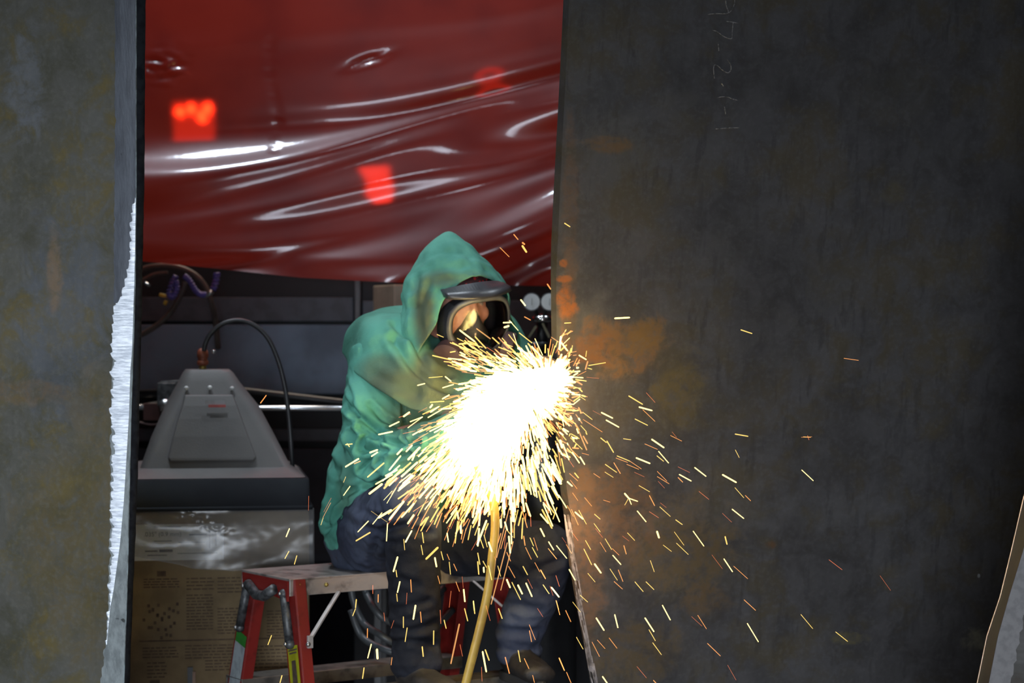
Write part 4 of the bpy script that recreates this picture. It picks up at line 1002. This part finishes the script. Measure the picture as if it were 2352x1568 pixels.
    bm_, nt, p = newmat('red bandana'); g = N(nt, 'ShaderNodeNewGeometry').outputs['Position']
    vo = N(nt, 'ShaderNodeTexVoronoi'); vo.inputs['Scale'].default_value = 90; nt.links.new(g, vo.inputs['Vector'])
    nt.links.new(mix(nt, remap(nt, vo.outputs['Distance'], .25, .45), (.5,.02,.02), (.05,.01,.01)), p.inputs['Base Color']); p.inputs['Roughness'].default_value = .85
    q.build('bandana', bm_, root)
    # ---------- full face respirator
    mk = MB()
    def lens_c(a, b_): return .150-5.2*a*a-1.3*(b_+.02)**2-(.22*max(0, -b_-.03))
    loop = []
    for t in np.linspace(0, 2*math.pi, 60, endpoint=False):
        ct, st_ = math.cos(t), math.sin(t)
        a = .082*math.copysign(abs(ct)**.75, ct); b_ = -.022+.070*math.copysign(abs(st_)**.8, st_)
        if st_ < 0: a *= 1-.30*abs(st_)**2
        loop.append((a, b_))
    pts = [H(a, b_, lens_c(a, b_)-.004) for a, b_ in loop]
    mk.tube(pts+[pts[0], pts[1]], .0085, 8, False)
    resp = mk.build('respirator_frame', M['maskgrey'], root)
    # skirt from the frame back to the face seal
    sk_ = MB(); r1 = pts; r2_ = [H(a*1.14, b_*1.12-.004, lens_c(a, b_)-.045) for a, b_ in loop]; r3 = [H(a*.80, b_*.92-.006, lens_c(a,b_)-.075) for a, b_ in loop]
    sk_.loft([r1, r2_, r3], cap=False); s_ = sk_.build('face_seal', M['maskdark'], root); s_.modifiers.new('s', 'SOLIDIFY').thickness = .003
    # brim across the top
    br = MB(); rg = []
    for a in np.linspace(-.088, .088, 26):
        cc = lens_c(a, .046); e_ = abs(a)/.088
        rg.append([H(a, .046+.006, cc+.004), H(a*1.02, .052, cc+.009+.006*e_), H(a*1.02, .056+.006*e_, cc+.007), H(a*.98, .066+.018*(1-e_*e_), cc-.030), H(a*.95, .050, cc-.030)])
    br.loft(rg); br.build('visor_brim', simple('dark brim rubber', (.035,.035,.04), .35), root)
    # clear lens
    lv = []; lf = []; na, nb = 30, 14
    for j_ in range(nb+1):
        for i in range(len(loop)):
            s = j_/nb; a, b_ = loop[i][0]*s, -.022+(loop[i][1]+.022)*s; lv.append(H(a, b_, lens_c(a, b_)+.002))
    L_ = len(loop)
    for j_ in range(nb):
        for i in range(L_): i2 = (i+1) % L_; lf.append((j_*L_+i, j_*L_+i2, (j_+1)*L_+i2, (j_+1)*L_+i))
    lm = bpy.data.materials.new('clear visor'); lm.use_nodes = True; nt = lm.node_tree; nt.nodes.clear()
    out = N(nt, 'ShaderNodeOutputMaterial'); tr = N(nt, 'ShaderNodeBsdfTransparent'); tr.inputs[0].default_value = (.92,.92,.92,1); gl = N(nt, 'ShaderNodeBsdfGlossy'); gl.inputs['Roughness'].default_value = .07
    fr = N(nt, 'ShaderNodeFresnel'); fr.inputs[0].default_value = 1.5; ms = N(nt, 'ShaderNodeMixShader'); nt.links.new(fr.outputs[0], ms.inputs[0]); nt.links.new(tr.outputs[0], ms.inputs[1]); nt.links.new(gl.outputs[0], ms.inputs[2]); nt.links.new(ms.outputs[0], out.inputs[0])
    mobj('visor_lens', lv, lf, lm, root, weld=1e-5)
    # inner nose cup
    nc = MB(); rg = []
    for (b_, w_, d_) in ((.004,.006,.108),(-.010,.015,.118),(-.028,.026,.124),(-.046,.040,.124),(-.066,.048,.116),(-.084,.040,.105)):
        rg.append([H(w_*math.cos(t), b_+.006*math.sin(t*2), d_-.050*(1-math.sin(t))*.9) if math.sin(t) > -.2 else H(w_*math.cos(t)*.9, b_, d_-.075) for t in np.linspace(0, 2*math.pi, 20, endpoint=False)])
    nc.loft(rg); nc.build('nose_cup', simple('smoky rubber', (.022,.019,.018), .6), root)
    # outlet and side filter canisters
    oc = MB(); oc.cyl(H(0,-.080,.095), H(0,-.092,.150), .026, .022); oc.build('outlet_valve', M['maskdark'], root, autosm=40)
    for s in (1, -1):
        p0 = H(s*.045,-.082,.085); d = (Rh*s*.75-Uh*.25+Fh*.55).normalized()
        fc = MB(); fc.tube([p0, p0+d*.03, p0+d*.034, p0+d*.060, p0+d*.066], [.020,.020,.040,.040,.030], 24); fc.build('filter', M['pinkfilter'], root, autosm=40)
    # gloves (over the hands: cuffs)
    for wr, el, h_ in ((RA[2], RA[1], W(1135,955,4.61)), (LAm[2], LAm[1], W(1200,905,4.62))):
        d = (el-wr).normalized(); g_ = MB(); g_.tube([wr-d*.012, wr+d*.01, wr+d*.06], [.034,.038,.047], 18); o = g_.build('glove_cuff', M['glove'], root); o.modifiers.new('s','SOLIDIFY').thickness = .003
worker()

# ------------------------------------------------------------------ angle grinder and its hose
def grinder():
    a = W(1095,980,4.60); c = W(1240,888,4.63); d = (c-a).normalized()
    root = thing('angle_grinder', tuple(a), 'angle grinder held in both hands, hidden in the white glare of sparks', 'grinder')
    m = MB(); m.tube([a-d*.02, a, a+d*.05, a+d*.12, c-d*.03], [.014,.026,.029,.027,.03], 18); m.build('motor_body', M['tooldark'], root)
    m = MB(); m.ball(c, .034, .03, .03); m.build('gear_head', M['zinc'], root)
    ax = Vector((.25,.75,.6)).normalized(); m = MB(); m.cyl(c+ax*.02, c+ax*.05, .016); m.build('spindle', M['zinc'], root)
    m = MB(); m.cyl(c+ax*.048, c+ax*.054, .050, n=36); m.build('grinding_disc', M['disc'], root, autosm=40)
    m = MB(); x = d.cross(ax).normalized(); y = ax.cross(x)
    rg = []
    for t in np.linspace(0, math.pi, 18): q = -(x*math.cos(t)+y*math.sin(t)); rg.append([c+ax*.03+q*.056, c+ax*.062+q*.056, c+ax*.062+q*.053, c+ax*.033+q*.02])
    m.loft(rg); m.build('guard', M['black'], root)
    m = MB(); m.tube([c-x*.03, c-x*.05, c-x*.12], [.008,.014,.015], 12); m.build('side_handle', M['black'], root)
    hose('air_hose', [(1095,985,4.60),(1088,1030,4.56),(1105,1090,4.50),(1132,1150,4.46),(1137,1210,4.44),(1130,1280,4.42),(1120,1360,4.40),(1100,1450,4.37),(1072,1560,4.33),(1040,1700,4.28),(1010,1900,4.25),(980,2300,4.3)], .0098, M['hoseyel'], 'yellow air hose hanging from the grinder in front of the red ladder leg')
grinder()

# ------------------------------------------------------------------ sparks
A=(1240,800,5.6); B_=(1240,1060,5.6); C_=(1240,1300,5.85); D_=(1600,900,5.6); E_=(900,1150,5.88); F_=(780,1340,4.523); G_=(820,760,4.9); K_=(1250,800,2.042); L_=(700,1000,2.76); Z_=(0,0,1)
DATA = {A: """500 85 600 145 22 W;625 220 848 182 14 Y;612 252 672 268 14 Y;400 366 560 378 20 W;455 395 600 420 18 Y;370 470 518 516 12 Y;480 350 597 292 8 O;290 228 435 160 10 O;205 150 330 190 8 O;600 370 760 385 5 R;470 250 500 246 34 W;450 298 515 292 26 W;1140 608 1325 720 18 Y;1368 568 1483 695 7 R;1272 752 1448 800 24 W;1322 785 1482 938 9 O;1220 905 1390 990 14 Y;555 822 675 915 11 Y;680 800 790 858 4 R;788 822 940 898 22 W;848 918 1020 1014 20 W;460 845 545 965 16 P;555 912 805 1075 8 O;500 1060 605 1310 22 P;525 990 600 1072 12 Y;780 1148 858 1212 16 Y;860 1185 950 1340 18 Y;1072 1160 1175 1175 11 Y;1435 1165 1600 1278 24 W;1348 1226 1515 1298 9 O;1678 1118 1828 1192 8 O;1700 1072 1760 1145 5 R;1525 1320 1658 1475 14 W;1503 1378 1595 1452 13 Y;990 1380 1160 1450 14 Y;1160 1450 1308 1550 9 O;978 1408 1130 1465 9 O;1115 1488 1275 1555 9 O;1235 1405 1420 1480 24 W;258 798 365 915 12 Y;80 985 200 1080 12 Y;390 1145 548 1298 12 Y;540 1345 632 1370 7 O;250 1070 340 1180 14 Y;225 1260 300 1380 24 W;415 1330 510 1475 20 W;515 1390 578 1495 22 W;285 615 372 718 10 Y""",
B_: """838 32 990 138 13 Y;950 10 1038 155 13 O;835 132 945 202 9 Y;690 150 775 208 8 O;1215 135 1345 195 6 R;1508 122 1635 250 8 O;1508 190 1665 285 9 O;1988 72 2140 190 18 W;1790 162 1950 250 18 W;1775 200 1840 265 13 O;1520 250 1605 340 6 R;1775 65 1930 140 6 R;2045 380 2175 485 4 R;1272 305 1415 388 10 Y;1408 432 1478 568 14 O;815 492 905 520 7 O;575 460 668 572 9 O;1088 405 1145 470 26 W;1145 470 1260 510 16 W;1145 470 1178 552 14 W;1138 475 1090 560 10 Y;352 255 418 315 24 W;145 312 228 435 26 W;240 425 348 598 18 W;350 560 432 708 9 O;420 400 490 500 8 O;390 235 480 350 7 O;380 150 490 248 9 O;1250 630 1368 775 16 W;1405 640 1530 722 8 R;1540 578 1680 705 10 Y;1548 528 1628 590 5 R;450 645 560 740 24 W;500 622 600 805 11 Y;700 672 778 740 13 Y;1745 745 1835 810 14 Y;695 792 778 905 11 Y;715 858 808 975 6 R;1505 890 1535 985 30 W;1728 900 1855 1075 8 Y;1970 890 2112 1088 14 W;1125 912 1222 1015 10 Y;1062 955 1148 1020 5 R;400 888 492 1015 8 R;585 1010 655 1132 12 Y;838 988 925 1132 11 Y;775 1035 852 1160 8 O;1585 1070 1695 1155 9 Y;1755 1045 1912 1195 10 Y;565 1118 668 1328 14 Y;930 1115 1020 1202 8 O;1080 1075 1112 1190 15 O;935 1200 1045 1325 16 W;1420 1268 1473 1418 10 Y;700 1308 790 1435 26 W;285 972 340 1050 5 R;338 1062 408 1180 9 O;110 1025 180 1138 18 W;212 1075 348 1245 14 W;108 1115 215 1252 9 O;40 520 135 635 20 W;220 585 168 740 18 Y;5 670 110 795 26 W;5 855 60 965 24 W;375 1382 455 1525 18 W;615 1432 712 1548 10 Y;900 1375 998 1525 10 Y;1008 1388 1070 1543 12 O;5 1388 75 1508 14 O""",
C_: """215 120 262 275 7 R;42 245 128 372 11 Y;150 278 262 418 24 W;135 265 178 395 8 R;215 455 270 655 8 O;345 590 418 748 14 O;440 478 545 615 9 Y;540 388 645 482 11 Y;995 203 1112 308 11 O;1275 207 1390 342 13 Y;1425 207 1535 315 13 Y;1645 520 1755 725 18 W;755 690 865 865 24 W;1005 645 1050 830 20 W;1410 690 1535 882 22 W;1465 850 1553 1003 12 Y;1515 1025 1635 1190 12 Y;2120 655 2240 843 10 O;2038 675 2180 805 6 R;930 962 1038 1103 10 O;770 988 877 1108 9 O;700 1015 803 1215 9 O;490 950 582 1115 12 Y;255 1228 330 1402 16 O;357 1420 420 1568 13 O;1303 1345 1433 1500 7 R;840 1478 925 1600 22 W;1525 1530 1580 1590 14 O""",
D_: """492 540 665 570 17 Y;497 742 550 845 9 Y;1350 1000 1503 1142 12 W;328 1060 515 1165 26 W;492 1228 610 1362 9 Y;625 1328 697 1400 11 O;30 1278 160 1382 4 R;1345 582 1485 575 5 O;455 1505 610 1628 16 W""",
K_: """1405 46 1475 56 3 O;1335 990 1398 1038 3 R;1575 1065 1625 1135 1.5 R;1203 1246 1260 1314 3.4 Y;1366 1328 1424 1374 4 Y;952 1288 1005 1376 5.5 W;937 1178 992 1228 4 O;842 985 884 1048 6 W;888 1020 955 1080 3 O;786 967 836 1033 2 R;835 772 880 815 2 R;848 880 858 920 8 Y;765 1382 827 1442 4 O;860 1484 900 1555 2 R""",
E_: """270 400 180 560 24 W;160 515 175 665 11 Y;410 420 430 570 17 Y;395 595 420 730 13 Y;80 750 20 960 28 W;55 930 70 1030 15 Y;110 1085 75 1240 22 W;255 1060 265 1235 16 O;205 1240 195 1395 8 R;65 1250 75 1360 13 Y;580 760 605 895 28 W;930 330 935 440 36 W;1180 365 1160 615 32 W;745 430 765 560 22 W;665 680 695 800 14 Y;745 715 780 800 10 O;775 820 793 995 13 Y;835 850 878 945 12 O;620 1010 650 1120 11 O;865 1090 915 1225 11 O;950 1020 965 1175 7 R;970 1190 988 1365 26 W;1100 1350 1115 1480 20 Y;800 1215 775 1440 10 R;890 270 855 575 20 Y;885 150 900 250 28 W;1160 700 1190 860 18 Y;1160 815 1175 995 22 Y;1245 460 1290 625 14 Y;1190 500 1240 640 16 Y;1305 550 1355 690 30 W;1370 710 1400 800 6 R;1230 810 1285 910 14 Y;1305 870 1350 1070 17 Y;1240 890 1245 970 28 W;1310 1130 1305 1400 24 Y;1430 875 1470 1020 12 Y;1525 280 1560 400 28 W;1560 400 1635 490 13 Y;1580 470 1600 710 30 W;1550 690 1605 815 13 O;1575 880 1665 1040 12 O;1550 1055 1600 1175 30 W;1700 1130 1765 1260 28 W;1810 1105 1895 1295 24 W;1620 1095 1740 1335 15 Y;1770 880 1835 1000 16 Y;1930 830 2000 960 10 O;2010 930 2075 1050 16 O;2040 1130 2125 1255 11 Y;2155 1165 2260 1300 24 W;1780 470 1800 605 18 O;1805 625 1885 790 11 O;1865 495 1915 610 14 Y;1895 625 1970 765 14 Y;1915 495 1970 670 9 O;1745 70 1830 365 16 O;1600 195 1635 430 18 O;1835 1055 1900 1185 8 R;2110 640 2230 785 10 O;2220 1345 2255 1470 13 O;2215 1005 2265 1155 7 R;1640 20 1640 190 30 W;1585 100 1415 770 18 P;1640 545 1470 1210 18 P;1560 560 1340 1400 20 P""",
F_: """175 160 165 255 14 Y;165 260 135 335 11 Y;345 15 345 105 10 R;402 110 400 195 12 O;790 220 765 375 22 W;840 290 850 405 12 O;663 340 663 460 12 Y;703 455 680 605 12 Y;460 300 470 390 7 R;565 380 535 465 5 R;290 465 288 562 12 O;330 625 292 775 14 W;388 675 395 785 28 W;255 870 238 988 14 Y;545 765 535 845 9 O;858 650 870 760 16 Y;978 485 976 635 14 Y;1045 272 1052 418 9 R;1085 375 1108 468 13 Y;1298 255 1332 390 14 Y;1390 175 1405 315 15 Y;1245 415 1155 835 20 P;1250 630 1278 755 7 R;1485 700 1525 920 22 W;1512 682 1555 800 17 Y;1650 255 1690 365 14 Y;1520 225 1565 385 7 R;1720 760 1765 935 14 O;1855 690 1878 815 12 Y;1918 775 1968 885 10 O;1970 425 2035 585 8 O;1972 485 1995 605 11 O;2280 768 2338 905 14 O;1475 865 1480 1015 7 R;2055 255 2113 345 6 R;2250 175 2288 325 10 O;2005 950 2025 1028 9 O""",
G_: """898 38 975 70 12 Y;1045 130 1200 190 14 Y;1200 185 1340 240 22 Y;1045 240 1110 228 18 Y;975 342 1290 375 16 Y;805 525 965 512 10 Y;990 510 1062 568 18 W;680 612 765 590 16 W;820 865 850 825 26 W;520 965 595 910 28 W;360 1075 478 1018 20 W;595 1022 740 965 16 W;570 1090 740 965 12 W;795 975 960 880 16 W;825 915 920 850 18 W;960 765 1040 718 20 W;960 640 1090 600 16 W;625 1170 740 1105 20 W;140 1370 235 1335 26 W;160 1412 235 1360 20 W;450 1390 510 1325 26 W;360 1568 495 1400 22 W;690 1415 780 1310 20 W;815 1130 960 1060 18 W;550 1360 625 1280 22 W;620 1455 650 1385 24 W""",
L_: """25 382 23 475 3 R;168 395 120 485 2.5 R;165 425 115 520 3 O;117 520 102 568 4 Y;260 260 245 298 4 Y;288 320 245 380 7 W;405 540 335 612 8 W;490 488 430 562 7 W;525 555 518 670 8 W;420 478 525 550 2 Y;580 330 520 430 5 W;555 350 500 410 4 W;680 600 640 678 7 W""",
Z_: """1296 512 1310 521 3 Y;1180 538 1190 550 3 O;1200 557 1205 561 5 O;1199 563 1210 580 6 Y;1148 568 1170 590 2 O;1257 652 1265 664 4 O;1196 688 1207 702 4.5 W;1411 731 1447 729 5 W;1701 757 1728 766 3 Y;1296 742 1312 741 3 Y;1204 727 1219 735 3 O;1289 786 1304 806 5 W;1288 772 1316 760 2.5 O;1155 741 1176 740 4 W;1157 752 1170 748 6 W;598 926 612 907 3 O;665 1213 657 1233 3 W;664 1265 654 1283 2.5 Y;682 1275 676 1296 2.5 Y;624 1458 615 1481 2.5 Y;648 1550 643 1568 3 Y;793 1021 810 1019 3.5 Y;797 1018 803 1026 3 Y;1845 1003 1862 1004 2 O;1855 1000 1858 1010 1.5 R"""}
def streak(p0, p1, r):
    d = (p1-p0).normalized(); m = MB(); L = (p1-p0).length; e = min(r, L*.3)
    m.tube([p0, p0+d*e*.4, p0+d*e, p1-d*e, p1-d*e*.4, p1], [r*.25, r*.75, r, r*.92, r*.7, r*.2], 7); return m
CN = {'W': 'white hot', 'Y': 'yellow', 'O': 'orange', 'R': 'dull red', 'P': 'long pale amber'}
def region(x, y):
    if y < 830 and x < 1270: return 'above the glare beside the face mask'
    if x > 1560: return 'flying far out over the dark right plate'
    if x > 1300 and y < 1100: return 'just right of the glare over the plate'
    if x > 1300: return 'falling low over the left part of the right plate'
    if y > 1340: return 'falling in front of the shins and boots of the worker'
    if x < 960: return 'left of the glare in front of the green jacket and knee'
    return 'falling below the glare between the knees of the worker'
mbs = {k: MB() for k in SP}
rows_ = []
for (ox, oy, sc), txt in DATA.items():
    for row in txt.split(';'):
        q = row.split(); x0, y0, x1, y1, w = [float(t) for t in q[:5]]
        rows_.append((ox+x0/sc, oy+y0/sc, ox+x1/sc, oy+y1/sc, w/sc, q[5]))
rows_.sort(key=lambda r: -(math.hypot(r[2]-r[0], r[3]-r[1])+r[4])*r[4])
for nsp, (x0, y0, x1, y1, w, ck) in enumerate(rows_):
    d = math.hypot((x0+x1)/2-1240, (y0+y1)/2-900)
    Y = 4.56-.0002*d+random.uniform(-.14, .03); Y = min(Y, RS(max(x0, x1), (y0+y1)/2).y-.04) if x1 > 1265 else Y
    p0, p1 = W(x0, y0, Y), W(x1, y1, Y-random.uniform(0, .03))
    st_ = streak(p0, p1, w*.5*.82*Y/FPX)
    if nsp >= 298: mbs[ck].add(st_.v, st_.f); continue
    o = st_.build('spark', SP[ck], None, org=p0)
    rg = region((x0+x1)/2, (y0+y1)/2); lb = '%s spark streak %s' % (CN[ck], rg)
    tag(o, lb, 'spark', '%s sparks %s' % (CN[ck], rg))
# the uncountable rest: the glare at the grinding point and its fringe
def add(ck, x, y, ang, ln, w, Y):
    dx, dy = math.cos(ang)*ln, math.sin(ang)*ln
    p0, p1 = W(x, y, Y), W(x+dx, y+dy, Y-random.uniform(.0, .04)); s = streak(p0, p1, w*.5*Y/FPX); mbs[ck].add(s.v, s.f)
def gauss(a, b): return random.gauss(a, b)
def direction(x, y):
    k_ = sstep(900, 860, y) if False else min(1, max(0, (915-y)/50)); ax_, ay_ = x-(1205+55*k_), y-(905-25*k_); d = math.hypot(ax_, ay_)+1
    vx, vy = ax_/d, ay_/d; vy += .12+.0007*max(0, y-900)
    return math.atan2(vy, vx)+gauss(0, .16)
core = [(1275,868),(1250,880),(1215,890),(1180,905),(1150,925),(1125,955),(1110,985),(1115,1015),(1135,1030),(1165,990),(1200,940),(1235,905),(1160,880),(1110,930),(1195,880),(1080,990),(1090,1030)]
for i in range(2300):
    cx, cy = random.choice(core); x, y = gauss(cx, 13), gauss(cy, 13)
    if x > 1286: continue
    add('W', x, y, direction(x, y), random.uniform(12, 40), random.uniform(3.5, 7), 4.56+random.uniform(-.12, .05))
for i in range(2100):
    t = random.random()
    th = random.gauss(2.15, .62) if t < .8 else random.uniform(-math.pi, math.pi)
    r_ = 30+abs(gauss(0, 85))*(1.2 if .9 < th < 2.9 else .45)
    ox_, oy_ = random.choice(core)
    x, y = ox_+math.cos(th)*r_*.9, oy_+math.sin(th)*r_*.95
    if x > 1305+max(0,(y-1000))*.35 or y > 1235: continue
    if x > 1272 and y < 960: y += 0; 
    d = math.hypot(x-1160, y-965)
    ck = random.choices('WYOR', (max(.1, 1.0-d/240), .5, .28+d/500, .08+d/900))[0]
    w = {'W': random.uniform(3, 5.8), 'Y': random.uniform(2.2, 4), 'O': random.uniform(1.4, 2.6), 'R': random.uniform(1, 1.7)}[ck]
    add(ck, x, y, direction(x, y), random.uniform(14, 46), w, 4.55+random.uniform(-.16, .05))
for i in range(170):       # upward-left fan in front of the jacket and mask
    x, y = random.uniform(1060, 1250), 0; y = 862-abs(gauss(0, 34))-(1250-x)*.04
    a_ = math.atan2(y-905, x-1290)+gauss(0, .22); add(random.choice('WWYYP'), x, y, a_, random.uniform(14, 46), random.uniform(1.8, 4.2), 4.56+random.uniform(-.1, .05))
for i in range(330):       # long bright streaks falling below the glare
    x = gauss(1135, 95); y = 1045+abs(gauss(0, 62))
    if x > 1275: continue
    add(random.choices('WYO', (.55, .35, .1))[0], x, y, math.atan2(1.0, (x-1165)/190)+gauss(0, .10), random.uniform(24, 62), random.uniform(2.5, 5.5), 4.50+random.uniform(-.12, .05))
for i in range(150):       # short stray bits right of the contact
    x, y = 1275+abs(gauss(0, 28)), gauss(900, 60); add(random.choice('WYYOP'), x, y, direction(x, y)+gauss(0, .5), random.uniform(4, 22), random.uniform(1.5, 4.5), 4.50+random.uniform(-.1, .05))
for ck, m in mbs.items():
    if not m.v: continue
    o = m.build('spark_shower', SP[ck], None, org=W(1200, 900, 4.55)); o['kind'] = 'stuff'
    tag(o, {'W': 'dense white hot glare of sparks at the grinding point', 'Y': 'mass of yellow sparks fringing the white glare', 'O': 'fine orange sparks scattered through the shower fringe', 'R': 'thin dull red sparks scattered through the shower fringe', 'P': 'pale amber spark streaks fanning above the glare'}[ck], 'sparks')
print('sparks', nsp)
